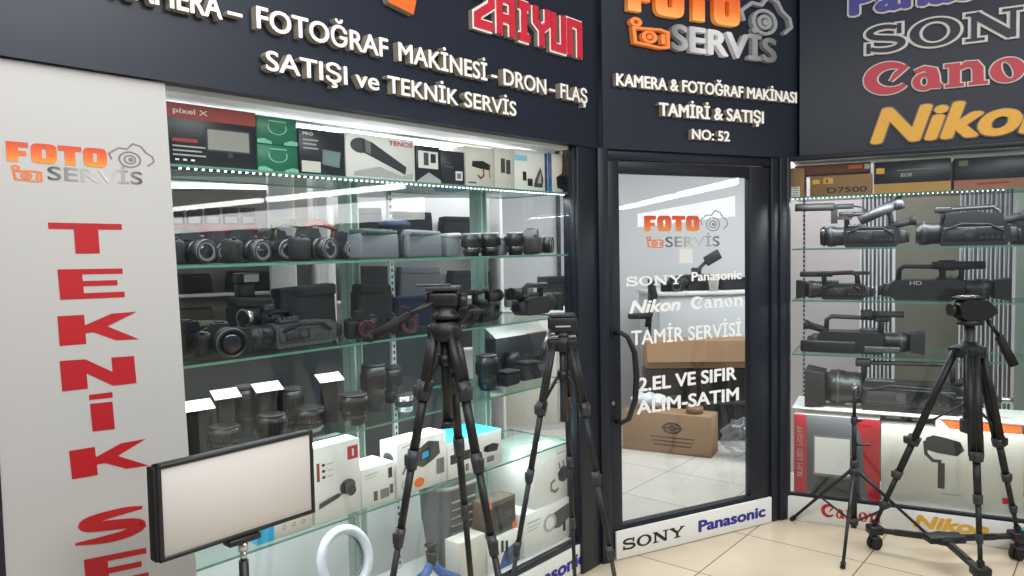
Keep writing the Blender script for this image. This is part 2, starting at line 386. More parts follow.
def tag(o, label, cat, group=None):
    o['label'] = label; o['category'] = cat
    if group: o['group'] = group
    return o
def frame(fr, name, label, cat, s=0, d=0, z=0, rz=0, group=None): return thing(name, label, cat, W(fr, s, d, z), RZ[fr] + rz, group)
def copy_of(root, label, loc, rotz, scale=None, group=None):
    """A copy of a thing with copies of its parts and sub-parts."""
    r = root.copy(); COL.objects.link(r); r.location = loc; r.rotation_euler = (0, 0, rotz); r['label'] = label
    if group: r['group'] = group
    if scale: r.scale = scale
    for ch in list(root.children):
        c = ch.copy(); COL.objects.link(c); c.parent = r
        for g in ch.children:
            k = g.copy(); COL.objects.link(k); k.parent = c
    return r
# ================================================================== CAMERA, WORLD, LIGHT
def make_camera():
    p, r, f = R(2.99), R(-1.09), 750.0
    cp, sp, cr, sr = math.cos(p), math.sin(p), math.cos(r), math.sin(r)
    right0, down0, fwd = Vector((1, 0, 0)), Vector((0, -sp, -cp)), Vector((0, cp, -sp))
    right = right0 * cr - down0 * sr; down = right0 * sr + down0 * cr
    m = Matrix((right, -down, -fwd)).transposed().to_4x4(); m.translation = (0, 0, 1.6)
    cam = bpy.data.cameras.new('camera'); o = bpy.data.objects.new('camera', cam); COL.objects.link(o)
    o.matrix_world = m; cam.sensor_fit = 'HORIZONTAL'; cam.sensor_width = 36; cam.lens = 36 * f / 1024; cam.clip_start = .05
    scene.camera = o
make_camera()
w = bpy.data.worlds.new('world'); w.use_nodes = True; scene.world = w
w.node_tree.nodes['Background'].inputs[0].default_value = (.62, .66, .72, 1); w.node_tree.nodes['Background'].inputs[1].default_value = .42
scene.view_settings.view_transform = 'Standard'; scene.view_settings.look = 'None'
scene.cycles.transparent_max_bounces = 40; scene.cycles.max_bounces = 8; scene.cycles.diffuse_bounces = 3
scene.cycles.use_denoising = True; scene.cycles.sample_clamp_indirect = 4
def area(name, loc, target, sx, sy, power, col=(1, 1, 1)):
    l = bpy.data.lights.new(name, 'AREA'); l.shape = 'RECTANGLE'; l.size = sx; l.size_y = sy; l.energy = power; l.color = col
    o = bpy.data.objects.new(name, l); COL.objects.link(o); o.location = loc
    o.rotation_euler = (Vector(target) - Vector(loc)).to_track_quat('-Z', 'Y').to_euler(); return o
area('corridor_light', (.3, .9, 3.0), (.6, 2.2, 0), 3.0, 1.2, 60, (1, .985, .96))
area('corridor_light', (3.0, .5, 3.9), (2.2, 3.2, .2), 2.4, 1.2, 84, (1, .985, .96))
area('shop_ceiling_and_fill_light', (.6, 5.6, 2.68), (.6, 5.6, 0), 2.4, 1.2, 42, (.95, .98, 1))
area('shop_ceiling_and_fill_light', (-2.4, 5.2, 2.68), (-2.4, 5.2, 0), 2.0, 1.2, 30, (.95, .98, 1))
area('shop_ceiling_and_fill_light', (3.0, 5.6, 2.68), (3.0, 5.6, 0), 1.4, 1.2, 50, (.95, .98, 1))
def strip_light(name, fr, s0, s1, d, z, power, down=1):
    l = bpy.data.lights.new(name, 'AREA'); l.shape = 'RECTANGLE'; l.size = s1 - s0; l.size_y = .04; l.energy = power; l.color = (.93, .98, 1)
    o = bpy.data.objects.new(name, l); COL.objects.link(o); o.location = W(fr, (s0 + s1) / 2, d, z); o.rotation_euler = (0 if down else math.pi, 0, RZ[fr]); return o
strip_light('cabinet_strip_and_fill_light', 'L', -2.4, -.15, .12, 2.10, 20)
strip_light('cabinet_strip_and_fill_light', 'L', -2.4, -.15, .10, 1.845, 9)
strip_light('cabinet_strip_and_fill_light', 'L', -2.2, -.15, .10, .945, 9)
strip_light('cabinet_strip_and_fill_light', 'L', -2.2, -.15, .15, .645, 3.5)  # fill added to lighten the space under the lowest glass shelf
strip_light('cabinet_strip_and_fill_light', 'L', -2.2, -.15, .12, 1.262, 5)  # fill added to whiten the price cards and lift the lens shelf
strip_light('cabinet_strip_and_fill_light', 'R', .05, 1.25, .08, 1.84, 9)
strip_light('cabinet_strip_and_fill_light', 'R', .05, 1.25, .034, .634, 1.0)
strip_light('cabinet_strip_and_fill_light', 'R', .05, 1.25, .03, 1.262, 4)
strip_light('cabinet_strip_and_fill_light', 'R', .05, 1.25, .03, .952, 4)
area('shop_ceiling_and_fill_light', W('R', .55, .62, 2.7), W('R', .6, .8, 0), 1.6, .3, 26, (1, .98, .97))  # fill added to brighten the boards behind the right cabinet, no fixture there

# ================================================================== THE SETTING
TILE = tile_mat('cream_floor_tiles', (226, 208, 182), (120, 104, 88), .6, .4, -.34, R(39.5))
TILE2 = tile_mat('pale_shop_floor_tiles', (226, 222, 214), (150, 146, 140), .6, 2.5, -4.74, R(39.5), .2)
m = MB(); m.add([(-9, -9, 0), (16, -9, 0), (16, 9, 0), (-9, 9, 0)], [(0, 1, 2, 3)]); o = m.build('floor', TILE); o['kind'] = 'structure'
m = MB(); P = [W('L', -2.7, .02), W('L', 0, .02), W('D', 0, .02), W('D', 1.2, .02), W('R', .02, .02), W('R', 2.0, .02), W('R', 2.0, 4.4), Vector((-5, 7.35, 0)), W('L', -2.7, 5.0)]
m.add([(p.x, p.y, .004) for p in P], [list(range(len(P)))]); o = m.build('floor_shop', TILE2); o['kind'] = 'structure'
WALLW = mat('shop_wall_paint', (208, 208, 210), .7, var=.03, scale=2)
CEILW = mat('shop_ceiling_paint', (205, 207, 210), .8, var=.03, scale=2)
m = MB(); m.box(-5.6, 5.8, 7.3, 7.4, 0, 2.8); o = m.build('wall_back', WALLW); o['kind'] = 'structure'
m = MB(); Q = [W('L', -2.7, .2), W('L', .1, .2), W('D', 0, .2), W('D', 1.2, .2), W('R', .0, .2), W('R', 2.0, .2)] + P[6:]
m.add([(p.x, p.y, 2.78) for p in Q], [list(range(len(Q)))]); o = m.build('ceiling', CEILW); o['kind'] = 'structure'
m = MB(); m.box(-2.8, -2.7, .05, 5.2, 0, 2.8); fb('L', m, 'wall_left', WALLW, kind='structure')
m = MB(); m.box(2.0, 2.1, .05, 4.6, 0, 2.8); fb('R', m, 'wall_right', WALLW, kind='structure')
# corner posts and frames of the shop front
m = MB(); m.rbox(-.127, .035, -.03, .06, 0, 2.09, .004); m.rbox(-.135, -.12, -.012, .03, .17, 2.09, .003); fb('L', m, 'trim_1', FRAME, kind='structure')
m = MB(); m.rbox(-.09, -.03, -.03, .06, 0, 2.09, .004); fb('D', m, 'trim_2', FRAME, kind='structure')
m = MB(); m.rbox(1.078, 1.135, -.02, .06, 0, 2.09, .004); m.rbox(1.135, 1.215, -.03, .06, 0, 2.09, .004); fb('D', m, 'trim_3', FRAME, kind='structure')
m = MB(); m.rbox(-.01, .022, -.02, .05, .14, 2.09, .003); fb('R', m, 'trim_4', FRAME, kind='structure')
m = MB(); m.rbox(-2.66, -2.517, -.03, .05, 0, 2.09, .004); fb('L', m, 'trim_5', FRAME, kind='structure')
m = MB(); m.rbox(-.03, 1.078, -.01, .05, 2.035, 2.09, .003); fb('D', m, 'trim_6', FRAME, kind='structure')
m = MB(); m.rbox(1.32, 1.40, -.02, .06, .14, 2.09, .003); m.rbox(1.40, 2.0, -.02, .06, .0, 2.09, .003); fb('R', m, 'trim_7', FRAME, kind='structure')
m = MB(); m.rbox(.018, 1.33, -.014, .009, 2.064, 2.092, .003); fb('R', m, 'trim_11', FRAME, kind='structure')
# window panes
m = MB(); m.add([(-2.517, 0, .17), (-.127, 0, .17), (-.127, 0, 2.085), (-2.517, 0, 2.085)], [(0, 1, 2, 3)]); fb('L', m, 'window_1', PANE, kind='structure')
m = MB(); m.add([(.02, 0, .15), (1.32, 0, .15), (1.32, 0, 2.085), (.02, 0, 2.085)], [(0, 1, 2, 3)]); fb('R', m, 'window_2', PANE, kind='structure')
# kick boards below the windows
b = MB(); b.rbox(-2.65, -.008, -.014, 0, .004, .147, .002); o = fb('L', b, 'baseboard_left', PAPER, kind='structure')
t = MB(); text(t, 'Panasonic', -.60, -.09, .048, .062, -.0158, None, 0, bold=.09); t.build('lettering', BLUEI, o)
b = MB(); b.rbox(-2.65, -.02, -.005, .03, .147, .172, .002); fb('L', b, 'trim_8', FRAME, kind='structure')
b = MB(); b.rbox(0, 2.0, -.014, 0, .0, .14, .002); o = fb('R', b, 'baseboard_right', PAPER, kind='structure')
t = MB(); serif_canon(t, .197, .50, .045, .115, -.0158); t.build('lettering', RED, o)
t = MB(); text(t, 'Nikon', .655, 1.005, .055, .064, -.0158, bold=.1, shear=.25); t.build('lettering', GOLDI, o)
b = MB(); b.rbox(0, 1.35, -.004, .03, .14, .156, .002); fb('R', b, 'trim_9', FRAME, kind='structure')

# ------------------------------------------------------------------ the glass door
dr = MB()
dr.rbox(-.028, .049, -.008, .035, .01, 2.03, .004); dr.rbox(.926, 1.076, -.008, .035, .01, 2.03, .004)
dr.rbox(.045, .93, -.008, .035, 1.968, 2.03, .004); dr.rbox(.045, .93, -.008, .035, .01, .174, .004)
door = fb('D', dr, 'door_1', FRAME, kind='structure')
m = MB(); m.add([(.049, .006, .172), (.928, .006, .172), (.928, .006, 1.97), (.049, .006, 1.97)], [(0, 1, 2, 3)]); m.build('glass_pane', PANE, door)
m = MB(); m.rbox(-.004, 1.07, -.026, -.012, .004, .15, .002); kp = m.build('kick_panel', PAPER, door)
t = MB(); slab_sony(t, .035, .435, .046, .104, -.0275); t.build('lettering', INK, kp)
t = MB(); text(t, 'Panasonic', .529, 1.021, .05, .058, -.0275, bold=.09); t.build('lettering', BLUEI, kp)
m = MB(); hp = [(.0, -.012, 1.165), (.02, -.05, 1.17), (.045, -.075, 1.15), (.078, -.085, 1.07), (.086, -.088, .95), (.078, -.085, .83), (.045, -.075, .735), (.02, -.05, .715), (.0, -.012, .72)]
m.tube(hp, [.012, .012, .013, .015, .016, .015, .013, .012, .012], 10); m.cyl((0, -.014, 1.165), (0, -.02, 1.165), .02); m.cyl((0, -.014, .72), (0, -.02, .72), .02); m.build('door_handle', BLACK, door)
m = MB(); m.cyl((-.01, -.013, .812), (-.01, -.022, .812), .011, n=16, mi=0); m.build('door_lock', STEEL, door)
FOTOG = gradient('orange_to_red_print', [(0, (236, 150, 60)), (.5, (228, 104, 40)), (1, (206, 66, 40))], 2)
SERVG = gradient('grey_fade_print', [(0, (70, 70, 72)), (.45, (190, 190, 190)), (.6, (200, 200, 200)), (1, (72, 72, 74))], 0)
# film lettering stuck on the door glass
YF = .0045
t = MB(); block_foto(t, .212, .577, 1.676, 1.757, YF); t.build('logo_lettering', FOTOG, door)
t = MB(); text(t, 'SERVİS', .347, .717, 1.594, .052, YF, bold=.03); t.build('logo_lettering', SERVG, door)
t = MB(); camera_outline(t, .585, .775, 1.672, 1.787, YF, w=.035); t.build('logo_camera', INKG, door)
t = MB(); camcorder_icon(t, .219, .33, 1.592, 1.652, YF, w=.1); t.build('logo_camcorder', ORANGEI, door)
t = MB(); slab_sony(t, .097, .46, 1.397, 1.446, YF); t.build('lettering', VINYL, door)
t = MB(); text(t, 'Panasonic', .52, .875, 1.41, .046, YF, bold=.06); t.build('lettering', VINYL, door)
t = MB(); text(t, 'Nikon', .113, .446, 1.259, .062, YF, bold=.08, shear=.25); t.build('lettering', VINYL, door)
t = MB(); serif_canon(t, .518, .89, 1.258, 1.322, YF); t.build('lettering', VINYL, door)
t = MB(); text(t, 'TAMİR SERVİSİ', .122, .873, 1.093, .073, YF, bold=.03); t.build('lettering', VINYL, door)
t = MB(); text(t, '2.EL VE SIFIR', .162, .836, .85, .068, YF, bold=.06); t.build('lettering', VINYL, door)
t = MB(); text(t, 'ALIM-SATIM', .151, .853, .732, .068, YF, bold=.06); t.build('lettering', VINYL, door)
t = MB(); t.rect(.44, .53, 1.506, 1.582, YF); t.build('sticker', PAPER, door)

# ------------------------------------------------------------------ sign boards over the shop front
FACE = mat('lit_letter_face', (238, 236, 230), .4, emit=.18, var=.02); SIDE = mat('letter_return', (150, 142, 126), .4, .2, emit=.12)
sg = frame('L', 'sign_board', 'long dark sign board with raised white service lettering over the display window', 'sign')
m = MB(); m.box(-3.6, .058, -.03, .04, 2.085, 3.05); m.box(-3.6, .058, -.036, -.03, 2.085, 2.112); m.build('board', FASC, sg)
YB = -.031; YT = -.06
ra = -2.0117, -1.9162
for wd_, a_, b_ in (('KAMERA', ra[1] - (ra[1] - ra[0]) * 3.1, ra[1]), ('FOTOĞRAF', -1.8073, -1.2954), ('MAKİNESİ', -1.2495, -0.7797), ('DRON', -0.6816, -0.3936), ('FLAŞ', -0.2907, -0.0787)):
    t = MB(); text(t, wd_, a_, b_, 2.283, .064, YT, YB, 0, 1, bold=.035)
    t.build('lettering', [FACE, SIDE], sg)
for a_, b_ in ((-1.9005, -1.8529), (-0.7556, -0.7189), (-0.3719, -0.3280)):
    t = MB(); t.rect(a_, b_, 2.302, 2.312, YT, YB, 0, 1); t.build('dash', [FACE, SIDE], sg)
for wd_, a_, b_ in (('SATIŞI', -1.7812, -1.4764), ('ve', -1.4438, -1.3405), ('TEKNİK', -1.3041, -0.9499), ('SERVİS', -0.9163, -0.6020)):
    t = MB(); text(t, wd_, a_, b_, 2.162, .058, YT, YB, 0, 1, bold=.035); t.build('lettering', [FACE, SIDE], sg)
t = MB(); block_zhiyun(t, -.845, -.115, 2.487, 2.655, YT + .008, YB, 0, 1, grow=.11); t.build('logo_backing', [FACE, SIDE], sg)
REDL = mat('red_letter_face', (200, 38, 58), .35, emit=.15, var=.03)
t = MB(); block_zhiyun(t, -.845, -.115, 2.487, 2.655, YT - .002, YT + .008, 0, 0); t.build('logo_lettering', REDL, sg)
t = MB(); t.stroke([(-1.33, 2.62), (-1.27, 2.50), (-1.19, 2.488), (-1.17, 2.56)], .05, YT, YB, 0, 1); t.build('logo_lettering', [ORANGE, SIDE], sg)
sg = frame('D', 'sign_board', 'middle dark sign board above the door with orange and chrome shop logo', 'sign')
m = MB(); m.box(-.058, 1.288, -.03, .04, 2.085, 3.05); m.build('board', FASC, sg)
YB = -.031; YT = -.06
FOTOE = gradient('orange_to_red_letter_face', [(0, (250, 176, 92)), (.45, (240, 120, 40)), (1, (214, 70, 44))], 2, emit=.25)
CHR = gradient('chrome_fade_letter_face', [(0, (120, 120, 122)), (.25, (215, 215, 215)), (.5, (232, 232, 232)), (.75, (150, 150, 152)), (1, (110, 110, 112))], 0, .25, .12)
t = MB(); block_foto(t, .078, .81, 2.762, 2.93, YT, YB); t.build('logo_lettering', FOTOE, sg)
t = MB(); text(t, 'SERVİS', .345, 1.078, 2.602, .122, YT, YB, bold=.065); t.build('logo_lettering', CHR, sg)
t = MB(); camcorder_icon(t, .084, .325, 2.6, 2.735, YT, YB, w=.09); t.build('logo_camcorder', mat('orange_letter_face', (240, 140, 66), .4, emit=.2), sg)
t = MB(); camera_outline(t, .82, 1.19, 2.735, 2.95, YT, YB, w=.07); t.build('logo_camera', mat('chrome_letter_face', (170, 172, 174), .25, .3, emit=.08), sg)
t = MB(); text(t, 'KAMERA & FOTOĞRAF MAKİNASI', .002, 1.231, 2.391, .057, YT, YB, 0, 1, bold=.06); t.build('lettering', [FACE, SIDE], sg)
t = MB(); text(t, 'TAMİRİ & SATIŞI', .262, .98, 2.262, .062, YT, YB, 0, 1, bold=.06); t.build('lettering', [FACE, SIDE], sg)
t = MB(); text(t, 'NO: 52', .474, .734, 2.153, .05, YT, YB, 0, 1, bold=.06); t.build('lettering', [FACE, SIDE], sg)
sg = frame('R', 'sign_board', 'dark sign board with stacked camera maker logos above the camcorder window', 'sign')
m = MB(); m.box(.072, 2.1, .02, .09, 2.086, 3.05); m.build('board', FASC, sg)
YB = .019; YT = .0
OUTL = mat('pale_outline_letter_face', (196, 192, 188), .4, emit=.1, var=.03)
t = MB(); text(t, 'Panasonic', .316, 1.40, 2.836, .14, YT + .006, YB, bold=.16); t.build('logo_backing', OUTL, sg)
t = MB(); text(t, 'Panasonic', .326, 1.39, 2.839, .135, YT, YT + .006, bold=.09); t.build('logo_lettering', mat('blue_letter_face', (58, 54, 130), .4, emit=.1), sg)
t = MB(); slab_sony(t, .411, 1.386, 2.616, 2.760, YT + .006, YB, grow=.12); t.build('logo_backing', OUTL, sg)
t = MB(); slab_sony(t, .411, 1.386, 2.616, 2.760, YT, YT + .006, grow=-.02); t.build('logo_lettering', FASC, sg)
t = MB(); serif_canon(t, .417, 1.329, 2.398, 2.551, YT + .006, YB, grow=.1); t.build('logo_backing', OUTL, sg)
t = MB(); serif_canon(t, .417, 1.329, 2.398, 2.551, YT, YT + .006, grow=.02); t.build('logo_lettering', mat('crimson_letter_face', (176, 36, 54), .4, emit=.08), sg)
t = MB(); text(t, 'Nikon', .427, 1.294, 2.135, .178, YT + .006, YB, bold=.12, shear=.25); t.build('logo_backing', mat('dark_outline_letter_face', (104, 100, 92), .4), sg)
t = MB(); text(t, 'Nikon', .433, 1.288, 2.138, .172, YT, YT + .006, bold=.085, shear=.25); t.build('logo_lettering', mat('yellow_letter_face', (216, 160, 46), .4, emit=.1), sg)

# ------------------------------------------------------------------ white panel with red lettering standing at the window
bn = frame('L', 'lettered_panel', 'tall white panel with vertical red lettering and shop logo at the window edge', 'panel')
m = MB(); m.prism([(-2.516, .175), (-2.032, .175), (-2.075, 2.082), (-2.516, 2.082)], -.02, -.006); m.build('sheet', mat('matt_white_sheet', (187, 187, 186), .55, var=.02, scale=1.5), bn)
Y = -.0212
t = MB(); block_foto(t, -2.468, -2.238, 1.836, 1.884, Y); t.build('logo_lettering', FOTOG, bn)
t = MB(); text(t, 'SERVİS', -2.381, -2.148, 1.796, .033, Y, bold=.03); t.build('logo_lettering', SERVG, bn)
t = MB(); camera_outline(t, -2.232, -2.115, 1.838, 1.905, Y, w=.04); t.build('logo_camera', INKG, bn)
t = MB(); camcorder_icon(t, -2.462, -2.395, 1.79, 1.828, Y, w=.09); t.build('logo_camcorder', ORANGEI, bn)
t = MB()
REDV = mat('red_vinyl', (178, 14, 28), .5, var=.04)
def blk(polys, tl, tr, bl, br):
    """Letter outline in a unit square, laid on the sheet between its four measured corners."""
    q = [Vector(c) for c in (tl, tr, bl, br)]
    t = MB()
    for p in polys: t.poly([tuple((q[2] * (1 - x) + q[3] * x) * (1 - z) + (q[0] * (1 - x) + q[1] * x) * z) for x, z in p], Y)
    t.build('letter', REDV, bn)
Tt = [[(0, 1), (0, .8), (.33, .8), (.33, 0), (.66, 0), (.66, .8), (1, .8), (1, 1)]]
Ee = [[(0, 1), (0, 0), (1, 0), (1, .19), (.36, .19), (.36, .82), (1, .82), (1, 1)], [(.34, .42), (.9, .42), (.9, .6), (.34, .6)]]
Kk = [[(0, 1), (0, 0), (.32, 0), (.32, 1)], [(.3, .62), (.3, .36), (.42, .38), (.7, .04), (1.0, .02), (.6, .55), (1.0, 1), (.66, .98)]]
Nn = [[(0, 1), (0, 0), (.33, 0), (.33, 1)], [(.68, 1), (.68, 0), (1, 0), (1, 1)], [(0, 1), (.33, 1), (1, 0), (.67, 0)]]
Ii = [[(0, 1), (0, 0), (1, 0), (1, 1)]]
blk(Tt, (-2.3853, 1.6883), (-2.2082, 1.6867), (-2.3844, 1.6091), (-2.2057, 1.6086)); blk(Ee, (-2.3694, 1.5697), (-2.2117, 1.5672), (-2.3661, 1.4921), (-2.2084, 1.4896))
blk(Kk, (-2.3748, 1.4506), (-2.1787, 1.4477), (-2.3730, 1.3745), (-2.1768, 1.3701)); blk(Nn, (-2.3748, 1.3362), (-2.1919, 1.3269), (-2.3723, 1.2573), (-2.1883, 1.2519))
blk(Ii, (-2.3099, 1.2382), (-2.2516, 1.2369), (-2.3098, 1.2249), (-2.2518, 1.2221)); blk(Ii, (-2.3086, 1.2141), (-2.2527, 1.2114), (-2.3053, 1.1404), (-2.2497, 1.1362))
blk(Kk, (-2.3638, 1.1012), (-2.1700, 1.0931), (-2.3597, 1.0258), (-2.1657, 1.0156)); blk(Ee, (-2.3419, 0.8069), (-2.1832, 0.7892), (-2.3380, 0.7197), (-2.1788, 0.7015))
S = [(.98, .9), (.7, .9), (.35, .8), (.13, .66), (.2, .54), (.5, .5), (.8, .45), (.95, .34), (.8, .18), (.45, .08), (.02, .05)]
SW = [.008, .018, .023, .026, .026, .027, .027, .026, .024, .02, .006]
def smooth(P, k=5):
    """Catmull-Rom curve through the points, k samples to a span."""
    o = []
    for i in range(len(P) - 1):
        a, b, c, d = (Vector(P[max(i - 1, 0)]), Vector(P[i]), Vector(P[i + 1]), Vector(P[min(i + 2, len(P) - 1)]))
        for j in range(k):
            u = j / k; o.append(tuple(.5 * (2 * b + (c - a) * u + (2 * a - 5 * b + 4 * c - d) * u * u + (3 * b - a - 3 * c + d) * u ** 3)))
    return o + [tuple(P[-1])]
S3 = smooth([(x, z, w_ * 40) for (x, z), w_ in zip([(1.0, .93), (.72, .93), (.3, .84), (.1, .7), (.2, .57), (.5, .51), (.8, .44), (.93, .3), (.72, .12), (.4, .05), (.0, .07)], SW)])
S = [p[:2] for p in S3]; SW = [p[2] / 40 for p in S3]
sq = [Vector(c) for c in ((-2.3505, 0.9241), (-2.1888, 0.9101), (-2.3611, 0.8491), (-2.1787, 0.8295))]
t = MB(); t.stroke([tuple((sq[2] * (1 - x) + sq[3] * x) * (1 - z) + (sq[0] * (1 - x) + sq[1] * x) * z) for x, z in S], SW, Y)
t.build('letter', REDV, bn)
# ================================================================== DISPLAY CABINETS
def cabinet(fr, label, s0, s1, zs, plinth, posts, depth=.42):
    c = frame(fr, 'display_cabinet', label, 'display cabinet')
    m = MB(); m.rbox(s0, s1, .012, depth + .03, .0, plinth, .003); m.build('plinth', WHITE, c)
    for z in zs:
        m = MB(); m.box(s0, s1, .022, depth, z - .008, z); m.m = [1 if i in (2, 3, 4, 5) else 0 for i in range(6)]
        m.build('shelf', [SHELFG, GLASSE], c)
    m = MB(); m.box(s0, s1, .012, depth + .03, 2.068, 2.084); m.build('top_panel', mat('cabinet_white', (232, 236, 238), .5, var=.02), c)
    for s, wd, ml in posts:
        m = MB()
        if ml == 'glass':
            m.box(s - wd / 2, s + wd / 2, depth - .03, depth - .022, plinth, 2.068); m.box(s - wd / 2, s - wd / 2 + .008, depth - .06, depth + .02, plinth, 2.068); m.box(s + wd / 2 - .006, s + wd / 2, depth - .05, depth, plinth, 2.068)
            m.m = [0] * 6 + [1] * 12
            m.build('glass_upright', [BACKG, UPEDGE], c)
        else:
            m.box(s - wd / 2, s + wd / 2, depth + .005, depth + .02, plinth, 2.068)
            k = m.build('shelf_standard', ZINC if ml == 'steel' else BLACK, c)
            h = MB(); z = plinth + .02
            while z < 2.05 and ml == 'steel':
                h.rect(s - .005, s + .005, z, z + .014, depth + .004); z += .028
            if h.v: h.build('slots', INK, k)
    return c
cabL = cabinet('L', 'tall glass display cabinet behind the left window, crammed with boxes, cameras and lenses', -2.5, -.14, (1.864, 1.569, 1.274, .964, .660), .172,
               [(-1.14, .05, 'glass'), (-.36, .05, 'glass'), (-.90, .022, 'steel'), (-2.1, .022, 'steel')])
m = MB(); s = -2.02
while s < -.16:
    m.box(s, s + .0045, .026, .034, 1.851, 1.8555); s += .0235
m.build('led_strip', LEDS, cabL)
m = MB(); m.cyl((-2.3, .20, 2.045), (-.22, .20, 2.045), .015, n=12); m.build('light_tube', LED, cabL)
m = MB(); m.box(-2.32, -.2, .18, .22, 2.058, 2.069); m.build('tube_fitting', WHITE, cabL)
cabR = cabinet('R', 'glass display cabinet behind the right window, holding rows of camcorders', .03, 1.315, (1.864, 1.569, 1.274, .964), .146, [(.06, .012, 'steel')])
m = MB(); m.rbox(.03, 1.315, .05, .42, .637, .645, .002); m.build('shelf', PAPER, cabR)
m = MB(); s = .035
while s < 1.06:
    m.box(s, s + .0045, .024, .032, 1.851, 1.8555); s += .0225
m.build('led_strip', LEDS, cabR)

# ------------------------------------------------------------------ printed boxes
def carton(fr, B, d, depth, base, name, label, body, prints=(), cat='box', group=None, rz=0, side=None, top=None):
    """A printed product box: (s0, s1, ztop, -) in the shop front's plane; prints are in fractions of the front face."""
    s0, s1, zt = B[:3]; wd = s1 - s0; h = min(zt, 2.05 if base > 1.8 else 9) - base - .0008
    o = frame(fr, name, label, cat, (s0 + s1) / 2, d, base, rz, group)
    m = MB(); m.rbox(-wd / 2, wd / 2, 0, depth, 0, h, .0025, 0, 1); m.build('carton', body, o)
    if side: m = MB(); m.add([(-wd / 2 - .0006, .003, .003), (-wd / 2 - .0006, depth - .003, .003), (-wd / 2 - .0006, depth - .003, h - .003), (-wd / 2 - .0006, .003, h - .003)], [(0, 1, 2, 3)]); m.build('side_print', side, o)
    if top: m = MB(); m.add([(-wd / 2 + .002, .002, h + .0006), (wd / 2 - .002, .002, h + .0006), (wd / 2 - .002, depth - .002, h + .0006), (-wd / 2 + .002, depth - .002, h + .0006)], [(0, 1, 2, 3)]); m.build('top_print', top, o)
    X = lambda u: -wd / 2 + u * wd
    Z = lambda v: v * h
    parts = {}
    for i, p in enumerate(prints):
        k, nm, mt = p[0], p[1], p[2]; y = -.0006 - .0003 * i; a = p[3:]
        key = nm; e = parts.setdefault(key, [MB(), []])
        if mt not in e[1]: e[1].append(mt)
        mi = e[1].index(mt); mb = e[0]
        if k == 'rect': mb.rect(X(a[0]), X(a[2]), Z(a[1]), Z(a[3]), y, None, mi)
        elif k == 'ell': mb.disc(X(a[0]), Z(a[1]), a[2] * wd, a[3] * h, y, None, mi)
        elif k == 'ring': mb.ring(X(a[0]), Z(a[1]), a[2] * wd, a[3] * h, a[2] * wd * a[4], a[3] * h * a[4], y, None, mi)
        elif k == 'poly': mb.poly([(X(u), Z(v)) for u, v in a[0]], y, None, mi)
        elif k == 'line': mb.stroke([(X(u), Z(v)) for u, v in a[0]], a[1] * h, y, None, mi)
        elif k == 'text': text(mb, a[0], X(a[1]), X(a[3]), Z(a[2]), a[4] * h, y, None, mi, bold=.04)
    for nm, (mb, ms) in parts.items(): mb.build(nm, ms, o)
    return o
SCREEN = mat('printed_grey_screen', (150, 148, 142), .5); NIGHT = mat('black_card', (22, 26, 34), .4, var=.15); RUST = mat('rust_red_card', (150, 50, 36), .45, var=.05)
lines = lambda nm, mt, u0, u1, v0, n, dv, h=.025: [('rect', nm, mt, u0, v0 - i * dv, u1 - .04 * (i % 2), v0 - i * dv + h) for i in range(n)]
b1 = 1.865
carton('L', (-2.0480, -1.7524, 2.1303), .06, .11, b1, 'light_panel_box', 'large black box with rust red band picturing a flat light panel, top shelf', NIGHT, [
    ('rect', 'printed_band', RUST, 0, .76, 1, 1), ('text', 'lettering', PAPER2, 'pixel X', .1, .84, .46, .08), ('rect', 'printed_picture', CHAR, .43, .27, .93, .66), ('rect', 'printed_picture', SCREEN, .45, .3, .91, .63),
    ('rect', 'printed_picture', CHAR, .66, .18, .72, .28), ('rect', 'printed_note', RUST, .08, .38, .34, .44)] + lines('printed_note', INKL, .08, .42, .3, 3, .07) + [('rect', 'printed_note', PAPER, .1 + .08 * i, .08, .14 + .08 * i, .11) for i in range(3)])
gb = (-1.7492, -1.6004, 1.9908)
for k in range(2):
    h = .09
    carton('L', (gb[0], gb[1], b1 + h * (k + 1)), .06, .11, b1 + h * k, 'accessory_box', 'green box with pale outline drawing, ' + ('upper' if k else 'lower') + ' of two stacked beside the light panel box', GREEN, [
        ('ring', 'printed_picture', GREENL, .5, .62, .24, .26, .86), ('rect', 'printed_picture', GREEN, .3, .62, .7, .95), ('line', 'printed_picture', GREENL, [(.28, .85), (.72, .85)], .05),
        ('poly', 'printed_picture', GREENL, [(0, .02), (0, .16), (.16, .2), (.34, .1), (.36, 0)]), ('poly', 'printed_picture', GREENL, [(1, .02), (1, .16), (.84, .2), (.66, .1), (.64, 0)])])
carton('L', (-1.5949, -1.4061, 2.0222), .06, .11, b1, 'monitor_box', 'small black box picturing a tilted screen, beside the green boxes', NIGHT, [
    ('text', 'lettering', PAPER, 'PRO', .08, .86, .3, .06), ('poly', 'printed_picture', GREY, [(.48, .25), (.86, .2), (.9, .55), (.5, .58)]), ('poly', 'printed_picture', mat('printed_teal_screen', (110, 140, 138), .4), [(.51, .29), (.84, .25), (.87, .52), (.53, .54)])] +
    lines('printed_note', INKL, .08, .4, .74, 3, .09, .03) + [('rect', 'printed_band', PAPER2, .04, .06, .44, .3)])
